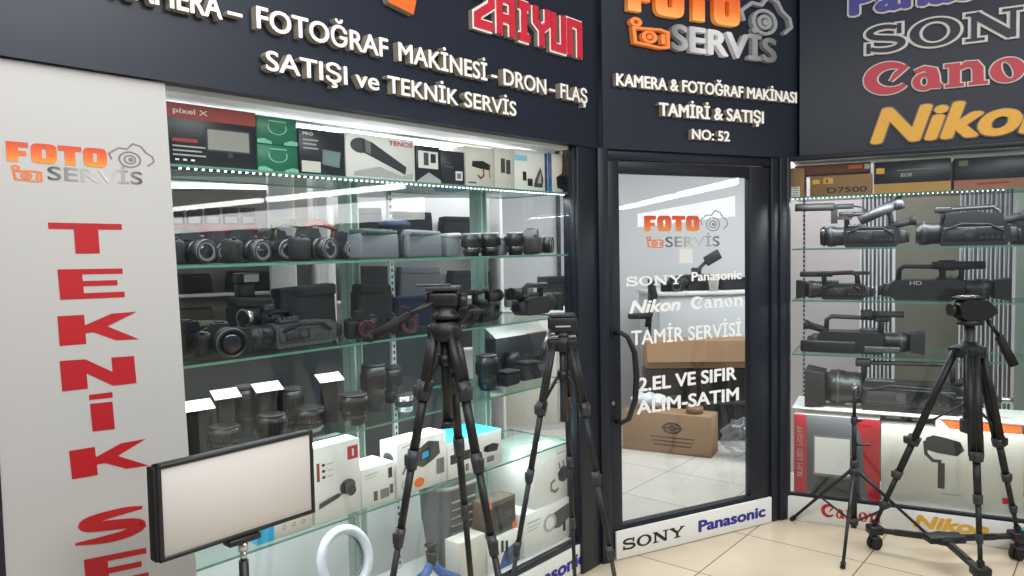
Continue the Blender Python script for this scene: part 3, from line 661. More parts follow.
carton('L', (-1.4027, -1.0753, 2.0274), .06, .11, b1, 'microphone_box', 'wide white box picturing a dark hand microphone with red lettering, top shelf', PAPER, [
    ('ell', 'printed_picture', GREYD, .2, .74, .14, .17), ('poly', 'printed_picture', CHAR, [(.22, .9), (.36, .84), (.86, .34), (.84, .16), (.34, .52), (.22, .6)]), ('poly', 'printed_picture', INKG, [(.26, .88), (.34, .84), (.34, .56), (.27, .6)]),
    ('poly', 'printed_picture', INKL, [(.1, .14), (.45, .3), (.78, .12), (.95, .2), (.95, .06), (.1, .06)]), ('text', 'lettering', RED, 'TENOS', .6, .82, .96, .1)])
carton('L', (-1.0687, -0.9403, 2.0123), .06, .1, b1, 'flash_box', 'narrow black and white box picturing a small device, beside the microphone box', NIGHT, [
    ('rect', 'printed_picture', PAPER, .08, .4, .9, .86), ('rect', 'printed_picture', GREYD, .3, .48, .5, .82), ('rect', 'printed_picture', INK, .58, .56, .8, .8), ('poly', 'printed_band', INKL, [(0, .05), (.5, .3), (1, .1), (1, .02), (0, .02)])])
carton('L', (-0.9369, -0.8018, 2.0042), .06, .1, b1, 'charger_box', 'plain black box with small white square label, left of the white gimbal box', NIGHT, [
    ('rect', 'printed_label', PAPER, .6, .15, .9, .42), ('rect', 'printed_label', INKG, .66, .2, .84, .36), ('rect', 'printed_note', GREYD, .1, .5, .5, .56), ('rect', 'printed_note', GREYD, .1, .62, .4, .66)])
carton('L', (-0.7032, -0.5891, 2.0641), .25, .1, b1, 'filter_box', 'cyan blue box peeking over the plain black box, top shelf', CYAN)
carton('L', (-0.7928, -0.6187, 2.0350), .06, .11, b1, 'gimbal_box', 'white box picturing a dark and red camera rig, top shelf', PAPER2, [
    ('poly', 'printed_picture', INK, [(.2, .5), (.22, .64), (.6, .66), (.86, .58), (.84, .44), (.5, .46)]), ('line', 'printed_picture', REDDK, [(.4, .3), (.5, .22), (.62, .3), (.6, .48)], .05), ('rect', 'printed_note', BLUE, .06, .08, .34, .12), ('line', 'printed_picture', REDDK, [(.8, .6), (.84, .25)], .025)])
carton('L', (-0.6126, -0.4856, 2.0403), .06, .11, b1, 'battery_box', 'slim white box picturing two dark cylinders, top shelf', PAPER2, [
    ('rect', 'printed_picture', GREYD, .3, .4, .52, .76), ('rect', 'printed_picture', GREYD, .58, .38, .8, .74)])
carton('L', (-0.4789, -0.2618, 2.0512), .06, .11, b1, 'flash_head_box', 'white box picturing a cone shaped lamp and pale blue top edge, top shelf', PAPER, [
    ('rect', 'printed_band', mat('pale_blue_ink', (150, 205, 232), .5), 0, .72, .4, .86), ('poly', 'printed_picture', GREYD, [(.66, .3), (.84, .62), (.94, .3), (.9, .1), (.6, .1)]), ('poly', 'printed_picture', INKL, [(.72, .2), (.85, .5), (.86, .2)]),
    ('rect', 'printed_picture', INK, .24, .24, .36, .46), ('rect', 'printed_picture', INK, .4, .12, .56, .3)])
carton('L', (-0.2392, -0.0644, 2.0510), .06, .11, b1, 'trigger_box', 'white box with blue side picturing a dark bracket, last on the top shelf', PAPER2, [
    ('rect', 'printed_band', BLUE, 0, 0, .16, 1), ('poly', 'printed_picture', INK, [(.4, .12), (.36, .4), (.6, .5), (.66, .74), (.8, .56), (.98, .5), (.94, .2), (.7, .08)])], side=BLUE)

# ------------------------------------------------------------------ cameras, lenses, pouches
def dslr(o, wd=.13, h=.1, ll=.06, lr=.034, ring=None, grip=BLACKR, body=BLACK):
    m = MB(); bh = h * .74
    m.rbox(-wd / 2, wd / 2, 0, .05, 0, bh, .008); m.rbox(-wd / 2 - .004, -wd / 2 + .034, -.026, .03, .002, bh - .004, .011, 1)
    m.prism([(-.034, bh - .004), (-.022, h), (.022, h), (.034, bh - .004)], -.006, .05); m.cyl((wd * .36, .024, bh - .002), (wd * .36, .024, bh + .011), .013, n=16); m.cyl((-wd * .4, -.004, bh - .004), (-wd * .4, -.006, bh + .006), .007, n=10)
    m.box(-.012, .012, .01, .04, h, h + .005)
    m.build('body', [body, grip], o)
    L_ = MB(); zc = max(bh * .5, lr * 1.04)
    L_.lathe([(lr * .86, 0), (lr * .86, .008), (lr, .012), (lr, ll * .35), (lr * .94, ll * .37), (lr * .94, ll * .45), (lr * 1.02, ll * .47), (lr * 1.02, ll * .85), (lr * .96, ll * .88), (lr * .96, ll), (lr * .86, ll), (lr * .8, ll - .006)], (.008, 0, zc), (0, -1, 0), 24, mis=[0, 0, 0, 0, 0, 0, 0, 1, 0, 0, 0])
    ln = L_.build('lens', [BLACK, BLACKR], o)
    g = MB(); g.lathe([(lr * .8, 0), (lr * .5, .004), (0, .006)], (.008, -ll + .006, zc), (0, -1, 0), 20); g.build('front_glass', LENSG, ln)
    s = MB(); s.lathe([(lr * .97, 0), (lr * 1.01, .0015), (lr * .97, .003)], (.008, -ll * .9, zc), (0, -1, 0), 24); s.build('trim_ring', GREY if ring is None else ring, ln)
    return o
def lens(o, r=.036, h=.1, cap=BLACK, ringm=SILVER, taper=1.1):
    m = MB(); m.lathe([(r * .8, 0), (r * .82, .012), (r * .95, .014), (r * .95, h * .3), (r * .9, h * .32), (r * .9, h * .42), (r * taper, h * .46), (r * taper, h * .86), (r * taper * .97, h * .88), (r * taper * .97, h)], n=24); m.build('barrel', BLACK, o)
    k = MB()
    for i in range(28):
        a = 2 * math.pi * i / 28; x, y = math.cos(a) * r * taper, math.sin(a) * r * taper
        k.box(x - .002, x + .002, y - .002, y + .002, h * .5, h * .82, 0, (0, 0, a))
    k.build('focus_ring', BLACKR, o)
    t = MB(); t.lathe([(r * .92, 0), (r * .965, .002), (r * .92, .004)], (0, 0, h * .36), n=24); t.build('trim_ring', ringm, o)
    c = MB(); c.lathe([(r * taper * .95, 0), (r * taper * .95, .006), (r * taper * .8, .009), (r * .55, .007), (0, .007)], (0, 0, h), n=24); c.build('lens_cap', cap, o)
    return o
def pouch(o, wd, h, dp, mt, flap=None):
    m = MB(); n = 6; vs = []; fs = []
    m.rbox(-wd / 2, wd / 2, 0, dp, 0, h * .9, .012, 0, 3)
    m.xf(lambda v: Vector((v.x * (1 - .06 * (v.z / h)), v.y + .008 * math.sin(v.x * 60), v.z + .006 * (v.z / h) * math.sin(v.x * 45 + v.y * 30)))); m.build('pouch', mt, o)
    f = MB(); f.rbox(-wd * .47, wd * .47, -.004, dp * .95, h * .78, h, .01, 0, 3); f.xf(lambda v: Vector((v.x, v.y, v.z + .005 * math.sin(v.x * 70)))); f.build('flap', flap or mt, o)
    return o
CARDW = mat('price_card_white', (240, 242, 242), .5, var=.02)
def price_card(o, wd=.085, up=.15, h=.052):
    m = MB(); m.box(-wd / 2, wd / 2, -.001, .001, 0, h); m.xf(lambda v: Vector((v.x, v.y + v.z * .85 - .02 + .02 * (v.x / wd) ** 2, v.z * .5 + up))); m.build('card', CARDW, o)
    m = MB(); m.rbox(-wd * .3, wd * .3, .0, .03, 0, up + .002, .004); m.build('holder', BLACKR, o)
    return o
b2 = 1.5705
cam_a = frame('L', 'camera', 'black camera with wide body nearest the white panel, second shelf', 'camera', *(-1.9459, 0.13), b2, R(8)); dslr(cam_a, .135, .108, .07, .036)
row2 = [((-1.7968, 0.24), 'black camera with shiny lens ring, second along the second shelf', -12, .95), ((-1.7691, 0.11), 'black camera with strap lug showing, third along the second shelf', 10, .98), ((-1.5726, 0.24), 'black camera turned slightly, fourth along the second shelf', -8, 1.02),
        ((-1.5171, 0.11), 'black camera below the red shelf strip, fifth along the second shelf', 14, 1.06), ((-1.2739, 0.27), 'black camera just left of the grey pouches, second shelf', -6, .98), ((-0.2220, 0.15), 'black camera standing last on the second shelf', 30, 1.12)]
for (s_, d_), lb, rz, sc in row2: copy_of(cam_a, lb, W('L', s_, d_, b2), RZ['L'] + R(rz), (sc, sc, sc))
for (s_, d_, wd), lb, h, mt, fm in [((-1.1906, 0.14, 0.1916), 'grey camera pouch with dark green flap beside the row of cameras', .115, CLOTHG, mat('dark_green_nylon', (34, 56, 52), .8, var=.2)), ((-0.9563, 0.14, 0.1936), 'grey camera pouch with shiny top between two dark gaps', .112, CLOTHG, CLOTHG),
                                    ((-0.7882, 0.14, 0.0960), 'slim grey camera pouch beside the standing lenses', .1, CLOTHG, GREY), ((-1.0479, 0.17, 0.0370), 'thin black pouch wedged between grey pouches', .1, CLOTH, CLOTH), ((-0.4386, 0.17, 0.0842), 'small grey pouch between two standing lenses', .09, CLOTHG, GREY)]:
    o = frame('L', 'camera_pouch', lb, 'pouch', s_, d_, b2, R(3)); pouch(o, wd, h, .09, mt, fm)
o = frame('L', 'blue_cloth_bag', 'blue cloth bundle lying on the grey camera pouches', 'bag', *(-1.0770, 0.2), b2 + .118); m = MB(); m.ell((0, 0, .018), (.075, .04, .02)); m.ell((.05, .01, .02), (.045, .035, .018)); m.build('cloth', BLUEC, o)
lens_a = frame('L', 'camera_lens', 'black lens with pale top cap standing right of the slim grey pouch', 'lens', *(-0.6869, 0.14), b2); lens(lens_a, .04, .092, GREY)
for (s_, d_), lb, sc in [((-0.5846, 0.13), 'thick black lens in the middle of the standing lenses, second shelf', (1.15, 1.15, 1.02)), ((-0.4030, 0.13), 'black rounded lens beside the last camera of the second shelf', (1.0, 1.0, 1.05))]:
    copy_of(lens_a, lb, W('L', s_, d_, b2), RZ['L'], sc)

for (s_, d_), lb, mt in [((-1.5421, 0.21), 'olive strap bundle lying over the fourth camera of the second shelf', mat('olive_webbing', (52, 52, 28), .8)), ((-1.4155, 0.21), 'dull red strap bundle lying over the fifth camera of the second shelf', mat('dull_red_webbing', (96, 40, 36), .8))]:
    o = frame('L', 'camera_strap', lb, 'strap', s_, d_, b2 + .104); m = MB()
    for k in range(3): m.tube([(-.07, .0, .01 + .006 * k), (-.03, .012 * k, .03 + .003 * k), (.02, .008, .026 + .008 * k), (.07, .01 * k, .012)], .008, 8)
    m.cyl((-.06, .0, -.03), (-.06, .0, .01), .006, n=8); m.cyl((.06, .01, -.03), (.06, .01, .012), .006, n=8); m.build('webbing', mt, o)
# ------------------------------------------------------------------ camcorders
def camcorder(o, L=.3, h=.16, w_=.1, lens_r=.05, hood=True, handle=True, mic=True, vf=True, title=None, trimm=None, bodym=BLACK):
    """Video camera along x, lens at -x, the operator's side facing the viewer."""
    bh = h * .55; x0, x1 = -L * .22, L * .42
    m = MB(); m.prism([(x0, bh * .1), (x0 + .01, 0), (x1 - .02, 0), (x1, bh * .2), (x1, bh * .85), (x1 - .03, bh), (x0 + .02, bh), (x0, bh * .85)], 0, w_); m.rbox(x0 + .01, x1 - .03, -.008, .02, bh * .2, bh * .82, .006); m.build('body', bodym, o)
    sp = MB(); sp.rbox(x0 + .03, x0 + .03 + (x1 - x0) * .4, -.0135, -.006, bh * .3, bh * .75, .003, 0, 1)
    for i in range(5): sp.cyl((x0 + .04 + (x1 - x0) * (.46 + .08 * i), -.007, bh * .36), (x0 + .04 + (x1 - x0) * (.46 + .08 * i), -.012, bh * .36), .006, n=10, mi=1)
    sp.build('control_panel', [CHAR, GREYD], o)
    zc = max(bh * .55, lens_r * 1.02); ll = L * .36
    l_ = MB(); l_.lathe([(lens_r * .8, 0), (lens_r * .85, ll * .1), (lens_r * .85, ll * .3), (lens_r * .92, ll * .33), (lens_r * .92, ll * .6), (lens_r * .8, ll * .62), (lens_r * .8, ll * .7)], (x0 + .005, w_ / 2, zc), (-1, 0, 0), 22); lo = l_.build('lens', BLACK, o)
    k = MB(); k.lathe([(lens_r * .93, 0), (lens_r * .96, .003), (lens_r * .96, .014), (lens_r * .93, .017)], (x0 - ll * .4, w_ / 2, zc), (-1, 0, 0), 22); k.build('zoom_ring', trimm or CHAR, lo)
    if hood:
        q = MB(); xa = x0 - ll * .68; xb = x0 - ll * 1.05; r = lens_r * 1.02; r2 = lens_r * 1.15
        q.add([(xa, w_ / 2 - r, zc - r * .8), (xa, w_ / 2 + r, zc - r * .8), (xa, w_ / 2 + r, zc + r * .8), (xa, w_ / 2 - r, zc + r * .8), (xb, w_ / 2 - r2, zc - r2 * .85), (xb, w_ / 2 + r2, zc - r2 * .85), (xb, w_ / 2 + r2, zc + r2 * .85), (xb, w_ / 2 - r2, zc + r2 * .85)],
              [(0, 1, 5, 4), (1, 2, 6, 5), (2, 3, 7, 6), (3, 0, 4, 7), (3, 2, 1, 0)]); q.build('lens_hood', BLACKR, lo)
        g = MB(); g.lathe([(lens_r * .75, 0), (lens_r * .4, .006), (0, .008)], (xa - .002, w_ / 2, zc), (-1, 0, 0), 20); g.build('front_glass', LENSG, lo)
    if handle:
        t = MB(); yb = w_ / 2
        t.tube([(x0 + .015, yb, bh - .01), (x0 + .01, yb, h * .8), (x0 + .03, yb, h * .9), (x1 - .07, yb, h * .93), (x1 - .045, yb, h * .84), (x1 - .04, yb, bh - .01)], [.016, .014, .013, .013, .014, .016], 10); t.rbox(x0 - .03, x0 + .05, yb - .022, yb + .022, h * .82, h * .98, .008); t.build('handle', BLACK, o)
    if vf:
        v = MB(); v.cyl((x1 - .05, w_ / 2, bh * .98), (x1 + .05, w_ / 2, bh * 1.22), .019, .022, 14); v.lathe([(.022, 0), (.03, .02), (.03, .03), (.016, .03)], (x1 + .05, w_ / 2, bh * 1.22), (1, 0, .24), 16); v.build('viewfinder', BLACKR, o)
    if mic:
        c = MB(); zt = h * 1.0; c.cyl((x0 - L * .3, w_ * .2, zt), (x0 + L * .12, w_ * .2, zt), .012, n=14); c.cyl((x0 - L * .42, w_ * .2, zt), (x0 - L * .28, w_ * .2, zt), .016, n=14, mi=1); c.bar((x0 + .02, w_ * .2, zt), (x0 + .02, w_ / 2, h * .86), .02, .012); c.build('microphone', [BLACK, BLACKR], o)
    b = MB(); b.rbox(x1 - .012, x1 + L * .07, w_ * .15, w_ * .85, bh * .15, bh * .8, .006, 0, 1); b.rbox(x1 + L * .07, x1 + L * .11, w_ * .2, w_ * .8, bh * .2, bh * .7, .004, 1, 1); b.build('battery', [CHAR, BLACK], o)
    b = MB(); b.tube([(x0 + .02, -.006, bh * .7), (x0 + (x1 - x0) * .3, -.022, bh * .95), (x0 + (x1 - x0) * .7, -.022, bh * .9), (x1 - .03, -.006, bh * .6)], .007, 8); b.build('hand_strap', CLOTH, o)
    b = MB(); b.rbox(x0 + .02, x0 + .02 + L * .2, w_ * .1, w_ * .5, bh - .002, bh + .014, .004, 0, 1)
    for i in range(4): b.cyl((x0 + .03 + L * .05 * i, w_ * .3, bh + .012), (x0 + .03 + L * .05 * i, w_ * .3, bh + .02), .006, n=10, mi=1)
    b.cyl((x0 + L * .26, -.004, bh * .55), (x0 + L * .26, -.016, bh * .55), bh * .16, n=18, mi=1); b.build('control_dials', [CHAR, GREYD], o)
    if title:
        t = MB(); text(t, title, x0 + .05, x0 + .14, bh * .8, .016, -.0085, bold=.05); t.build('lettering', PAPER2, o)
    return o
b3 = 1.2755
o = frame('L', 'camera', 'black camera with fat stubby lens facing out, third shelf by the white panel', 'camera', *(-1.8629, 0.12), b3, R(-14)); dslr(o, .15, .105, .1, .047)
o = frame('L', 'camera', 'black camera lying behind the stubby lens, third shelf', 'camera', *(-1.9116, 0.22), b3, R(12)); dslr(o, .14, .11, .05, .034)
o = frame('L', 'camcorder', 'long grey black camcorder body lying along the third shelf', 'camcorder', *(-1.5831, 0.12), b3, R(4)); camcorder(o, .40, .15, .08, .042, handle=False, mic=False, vf=False, bodym=mat('smoke_grey_plastic', (74, 76, 78), .4))
o = frame('L', 'camcorder', 'small black camcorder with silver lens ring above the long body', 'camcorder', *(-1.6258, 0.207), b3 + .075, R(10)); camcorder(o, .22, .09, .06, .03, hood=False, handle=False, mic=False, vf=False, trimm=SILVER)
m = MB(); m.lathe([(.031, 0), (.036, .004), (.036, .016), (.03, .018), (.026, .01), (0, .008)], (-.085, .03, .027), (-1, 0, 0), 22, mis=[0, 0, 0, 1, 1]); m.build('front_ring', [SILVER, LENSG], o)
m = MB(); m.rbox(-.09, .09, 0, .05, -.074, 0, .004); m.build('support_block', CHAR, o)
o = frame('L', 'camera', 'black camera with reddish lens ring beside the glass upright, third shelf', 'camera', *(-1.3066, 0.12), b3, R(-24)); dslr(o, .12, .1, .05, .034, ring=LENSR)
o = frame('L', 'camera', 'black camera with brown glinting lens behind the big tripod handle', 'camera', *(-1.0999, 0.12), b3, R(-24)); dslr(o, .12, .1, .05, .036, ring=LENSR)
o = frame('L', 'camcorder', 'dark camcorder with slanted handle seen right of the big tripod head', 'camcorder', *(-0.5862, 0.14), b3, R(18)); camcorder(o, .29, .15, .08, .042, mic=False)
o = frame('L', 'camcorder', 'chunky black camcorder last on the third shelf', 'camcorder', *(-0.1706, 0.26), b3, R(6) + math.pi); camcorder(o, .31, .155, .09, .048, mic=False, vf=True)
for i, ((s_, d_, wd), h, lb, mt) in enumerate([((-1.6528, 0.33, 0.1597), .17, 'black camera bag at the back of the third shelf, left end', CLOTH), ((-1.4265, 0.34, 0.2643), .2, 'wide black camera bag at the back of the third shelf', CLOTH), ((-1.1047, 0.34, 0.1660), .19, 'rounded black backpack behind the reddish lens camera', CLOTH), ((-0.8596, 0.34, 0.3025), .13, 'blue cloth camera bag behind the big tripod handle', BLUEC), ((-1.8168, 0.34, 0.1420), .1, 'olive drab pouch at the back left of the third shelf', mat('olive_nylon', (86, 84, 66), .85, var=.15))]):
    o = frame('L', 'camera_bag', lb, 'bag', s_, d_ - .06, b3, 0); pouch(o, wd, h, .07, mt)
o = frame('L', 'flash_unit', 'black flash unit standing upright on the back left bag', 'flash', *(-1.6656, 0.3), b3 + .172); m = MB(); m.rbox(-.03, .03, 0, .04, 0, .05, .005); m.rbox(-.034, .034, -.03, .04, .05, .085, .006); m.build('body', BLACK, o); m = MB(); m.rect(-.028, .028, .054, .08, -.0305); m.build('flash_window', INKG, o)
b4 = .9655
for (s_, d_), lb, up, wd in [((-1.9410, 0.14), 'white price card nearest the white panel, lens shelf', .148, .1), ((-1.8114, 0.2), 'second white price card, just right of the first', .158, .09), ((-1.6573, 0.2), 'white tilted price card above the middle of the light panel', .158, .1), ((-1.4129, 0.18), 'white price card in front of the left glass upright', .158, .1)]:
    o = frame('L', 'price_card', lb, 'price card', s_, d_, b4, R(-6)); price_card(o, wd, up)
lens_b = frame('L', 'camera_lens', 'black standing lens under the first price card', 'lens', *(-1.8846, 0.25), b4); lens(lens_b, .038, .13, BLACK, CHAR)
for (s_, d_), lb, sc in [((-1.8577, 0.14), 'short fat black lens standing below the second price card', (1.25, 1.25, .6)), ((-1.7010, 0.28), 'tall black lens at the back between two price cards', (1.05, 1.05, 1.25)), ((-1.7087, 0.1), 'black lens below the middle price card', (1.15, 1.15, .72)), ((-1.5399, 0.25), 'black lens at the back behind the light panel corner', (1.1, 1.1, 1.05)),
                         ((-1.5306, 0.15), 'wide black lens near the light panel top corner', (1.35, 1.35, .62)), ((-1.3706, 0.1), 'black lens with flat cap standing right of the left glass upright', (1.25, 1.25, .82)), ((-1.1659, 0.24), 'tall black lens behind the big tripod left leg', (1.2, 1.2, 1.35)), ((-1.0277, 0.3), 'black lens at the back by the steel standard', (1.1, 1.1, 1.1)),
                         ((-0.5837, 0.16), 'black lens between the two large tripods, lens shelf', (1.2, 1.2, 1.15)), ((-0.3158, 0.242), 'black lens standing near the right glass upright, lens shelf', (.88, .88, .95))]:
    copy_of(lens_b, lb, W('L', s_, d_, b4), RZ['L'], sc)
o = frame('L', 'camera_lens', 'silver ringed lens standing in front of the steel standard', 'lens', *(-1.1093, 0.12), b4)
m = MB(); m.lathe([(.03, 0), (.034, .005), (.034, .02), (.04, .024), (.04, .045), (.036, .05), (.036, .062), (.03, .066), (0, .066)], n=22, mis=[0, 0, 1, 1, 0, 0, 1, 1]); m.build('barrel', [SILVER, CHAR], o)
o = frame('L', 'equipment_box', 'grey and black box with red flash on white lid, right end of lens shelf', 'box', *(-0.1876, 0.28), b4 + .09); m = MB(); m.rbox(-.2, .2, 0, .07, 0, .11, .003); m.build('carton', CHAR, o); m = MB(); m.add([(-.2, -.0006, .112), (.2, -.0006, .112), (.2, .07, .16), (-.2, .07, .16)], [(0, 1, 2, 3)]); m.add([(.02, -.001, .1135), (.2, -.001, .1135), (.2, .05, .134)], [(0, 1, 2)], 1); m.build('lid', [PAPER, RED], o)
m = MB(); m.box(-.2, .2, .0, .07, -.09, 0); m.build('support_block', CHAR, o)
for (s_, d_, wd), h, lb in [((-0.4461, 0.12, 0.1208), .07, 'low black adapter box on the lens shelf, near the thin tripod'), ((-0.2669, 0.14, 0.1608), .09, 'black pouch at the right end of the lens shelf')]:
    o = frame('L', 'adapter_pouch', lb, 'pouch', s_, d_, b4); pouch(o, wd * .9, h, .08, CLOTH)
# ------------------------------------------------------------------ white boxes on the lowest glass shelf
b5 = .6615
dev = lambda m_: [('poly', 'printed_picture', m_, [(.1, .2), (.1, .28), (.5, .38), (.54, .5), (.7, .56), (.84, .5), (.86, .34), (.74, .26), (.6, .3), (.55, .34)])]
carton('L', (-1.8145, -1.6028, 0.7667), .04, .18, b5, 'phone_gimbal_box', 'white and blue box half hidden behind the light panel, three round icons', PAPER2, [('rect', 'printed_band', CYAN, 0, 0, .3, 1), ('poly', 'printed_picture', INKG, [(.5, .62), (.56, .9), (.74, .96), (.8, .72), (.66, .55)])] + [('ring', 'printed_icon', INKG, .48 + .17 * i, .3, .035, .07, .7) for i in range(3)], side=CYAN)
carton('L', (-1.5936, -1.3956, 0.9289), .04, .14, b5, 'gimbal_box', 'tall white box with red square mark and dark hand gimbal picture', PAPER, [('rect', 'printed_mark', REDB, .72, .74, .95, .92), ('rect', 'printed_mark', PAPER, .82, .78, .86, .88), ('rect', 'printed_band', REDDK, .06, .56, .12, .8)] + [('ell', 'printed_icon', INK, .2, .76 - .08 * i, .035, .02) for i in range(3)] + [('line', 'printed_note', INKL, [(.28, .76 - .08 * i), (.4, .76 - .08 * i)], .012) for i in range(3)] +
       [('poly', 'printed_picture', INK, [(.08, .2), (.09, .27), (.5, .34), (.52, .28)]), ('ell', 'printed_picture', GREYD, .7, .39, .17, .1), ('ell', 'printed_picture', INK, .78, .32, .1, .07), ('line', 'printed_picture', INK, [(.5, .3), (.62, .34), (.62, .46)], .03)])
carton('L', (-1.3915, -1.2375, 0.8087), .04, .13, b5, 'battery_kit_box', 'small white box with grey gadget pictures between two taller white boxes', PAPER, [('rect', 'printed_picture', GREYD, .34, .12, .46, .36), ('rect', 'printed_picture', GREY, .54, .12, .82, .36), ('rect', 'printed_picture', GREYD, .84, .18, .94, .42), ('rect', 'printed_picture', INK, .8, .6, .92, .86), ('line', 'printed_note', INKL, [(.1, .82), (.5, .84)], .02), ('line', 'printed_note', INKL, [(.1, .74), (.4, .76)], .015)])
hb = carton('L', (-1.2252, -0.9632, 0.8691), .04, .1, b5, 'headset_box', 'white box picturing a dark headset with blue screen, below the big tripod', PAPER, [
    ('poly', 'printed_picture', GREYD, [(.36, .5), (.4, .78), (.62, .9), (.84, .84), (.86, .6), (.7, .5), (.5, .42)]), ('poly', 'printed_picture', INK, [(.44, .56), (.48, .74), (.64, .78), (.66, .58)]), ('poly', 'printed_picture', CYAN, [(.48, .58), (.5, .7), (.62, .72), (.63, .6)]), ('rect', 'printed_picture', INKG, .78, .2, .94, .5), ('line', 'printed_note', INKL, [(.1, .9), (.34, .93)], .02), ('ell', 'printed_picture', ORANGE, .42, .16, .1, .09), ('line', 'printed_picture', INKG, [(.1, .4), (.18, .56), (.22, .4)], .05), ('ring', 'printed_picture', INKL, .13, .2, .06, .08, .6)], side=PAPER)
hw = (-1.2251, -0.9631, 0.8770); m = MB(); m.disc(.052, .145, .03, .022, 0); m.disc(.052, .145, .018, .012, -.0004, None, 1); m.xf(lambda v: Vector((-(hw[1] - hw[0]) / 2 - .0012 + v.y, .1 - v.x, v.z))); m.build('side_picture', [GREYD, INK], hb)
carton('L', (-0.9561, -0.6273, 0.8123), .04, .2, b5, 'accessory_kit_box', 'white box with bright cyan lid and a row of small black gadgets', PAPER, [('rect', 'printed_picture', INK, .04, .4, .2, .66), ('rect', 'printed_picture', INK, .26, .42, .4, .68), ('rect', 'printed_picture', GREYD, .44, .44, .56, .72), ('poly', 'printed_picture', INK, [(.64, .5), (.66, .62), (.82, .66), (.94, .58), (.9, .4), (.7, .44)]), ('rect', 'printed_picture', INKG, .3, .1, .36, .3), ('rect', 'printed_picture', INKG, .7, .14, .84, .3), ('line', 'printed_note', INKL, [(.06, .82), (.3, .84)], .025)], top=CYAN)
# ------------------------------------------------------------------ things on the cabinet floor
b6 = .1735
carton('L', (-0.3841, -0.0780, 0.6411), .06, .3, .372, 'lamp_kit_box', 'big white box picturing a plug and cable, upper of two at the right end', PAPER, [('poly', 'printed_picture', GREYD, [(.62, .36), (.6, .5), (.72, .6), (.86, .56), (.88, .36), (.74, .3)]), ('line', 'printed_picture', GREYD, [(.66, .56), (.63, .68)], .03), ('line', 'printed_picture', GREYD, [(.76, .58), (.74, .7)], .03), ('line', 'printed_picture', INKG, [(.52, .4), (.42, .36), (.42, .24), (.52, .18), (.6, .22)], .05), ('line', 'printed_note', INKL, [(.58, .86), (.8, .86)], .02)])
carton('L', (-0.4753, -0.0899, 0.3737), .05, .3, b6, 'studio_flash_box', 'white box picturing a grey studio flash head, under the plug box', PAPER, [('poly', 'printed_picture', GREYD, [(.48, .4), (.52, .74), (.92, .86), (.92, .5), (.7, .34)]), ('ell', 'printed_picture', INKL, .5, .56, .13, .22), ('ell', 'printed_picture', PAPER, .5, .56, .08, .15), ('rect', 'printed_picture', INK, .76, .2, .82, .44), ('line', 'printed_note', INKL, [(.06, .78), (.32, .78)], .03), ('line', 'printed_note', INKL, [(.06, .68), (.3, .68)], .02), ('line', 'printed_note', INKL, [(.06, .6), (.26, .6)], .02)])
carton('L', (-0.6891, -0.4945, 0.4785), .08, .09, .322, 'dark_picture_box', 'brown black box with orange corners between the tripod legs', mat('brown_grey_card', (92, 80, 68), .6), [('rect', 'printed_picture', CHAR, .1, .1, .94, .86), ('rect', 'printed_picture', GREYD, .3, .3, .5, .7), ('rect', 'printed_picture', GREYD, .6, .4, .86, .6), ('rect', 'printed_band', ORANGE, .86, 0, 1, .2), ('rect', 'printed_band', ORANGE, 0, .82, .16, 1)])
m = MB()
carton('L', (-0.7088, -0.4942, 0.3216), .06, .13, b6, 'tripod_kit_box', 'white and blue box picturing dark gadgets, in front of the brown box', PAPER, [('poly', 'printed_band', BLUE, [(.3, 0), (.5, .5), (1, .7), (1, 0)]), ('rect', 'printed_picture', INK, .4, .5, .48, .86), ('rect', 'printed_picture', INK, .54, .46, .62, .8), ('rect', 'printed_picture', GREYD, .5, .2, .8, .4)])
carton('L', (-0.8814, -0.7227, 0.3693), .06, .09, b6, 'white_carton', 'plain white box right of the blue bendy tripod', PAPER2)
o = frame('L', 'waste_bin', 'tapered grey plastic bin with ribbed side behind the big tripod', 'bin', *(-0.7098, 0.3), b6)
m = MB(); n = 16
def rr(wd, dp, z, k=4): return [(math.copysign(abs(math.cos(2 * math.pi * i / 32)) ** (2 / k), math.cos(2 * math.pi * i / 32)) * wd, math.copysign(abs(math.sin(2 * math.pi * i / 32)) ** (2 / k), math.sin(2 * math.pi * i / 32)) * dp, z) for i in range(32)]
rows = [rr(.085, .07, 0), rr(.11, .09, .2), rr(.113, .093, .21), rr(.12, .10, .36), rr(.128, .108, .365), rr(.13, .11, .385), rr(.12, .10, .385), rr(.09, .08, .05)]
m.add([v for r_ in rows for v in r_], [(i * 32 + k, i * 32 + (k + 1) % 32, (i + 1) * 32 + (k + 1) % 32, (i + 1) * 32 + k) for i in range(7) for k in range(32)] + [list(range(32))[::-1], [7 * 32 + k for k in range(32)]], 0, True); m.build('bin_body', mat('bin_grey', (112, 114, 114), .5), o)
m = MB()
for i in range(5): z = .16 + .036 * i; m.rbox(-.075, .075, -.098 - .004 * i * .5, -.085, z, z + .012, .003, 0, 1)
m.build('ribs', mat('bin_grey_ribs', (96, 98, 98), .5), o)
o = frame('L', 'ring_light', 'white round ring light leaning in the bottom of the cabinet', 'ring light', *(-1.4005, 0.14), b6)
m = MB(); t = [(.104 * math.cos(2 * math.pi * k / 48), .03 * math.sin(2 * math.pi * k / 48), .28 + .104 * math.sin(2 * math.pi * k / 48)) for k in range(48)]; m.tube(t, .0185, 12, closed=True); m.build('ring', mat('ring_diffuser', (206, 212, 222), .45), o)
m = MB(); m.tube([(x * .86, y + .018, .28 + (z - .28) * .86) for x, y, z in t], .007, 8, closed=True); m.build('inner_rim', GREY, o)
m = MB(); m.cyl((0, .02, .008), (0, -.02, .17), .011); m.lathe([(.07, 0), (.07, .008), (.02, .014)], (0, .02, 0), n=20); m.build('stand', GREY, o)
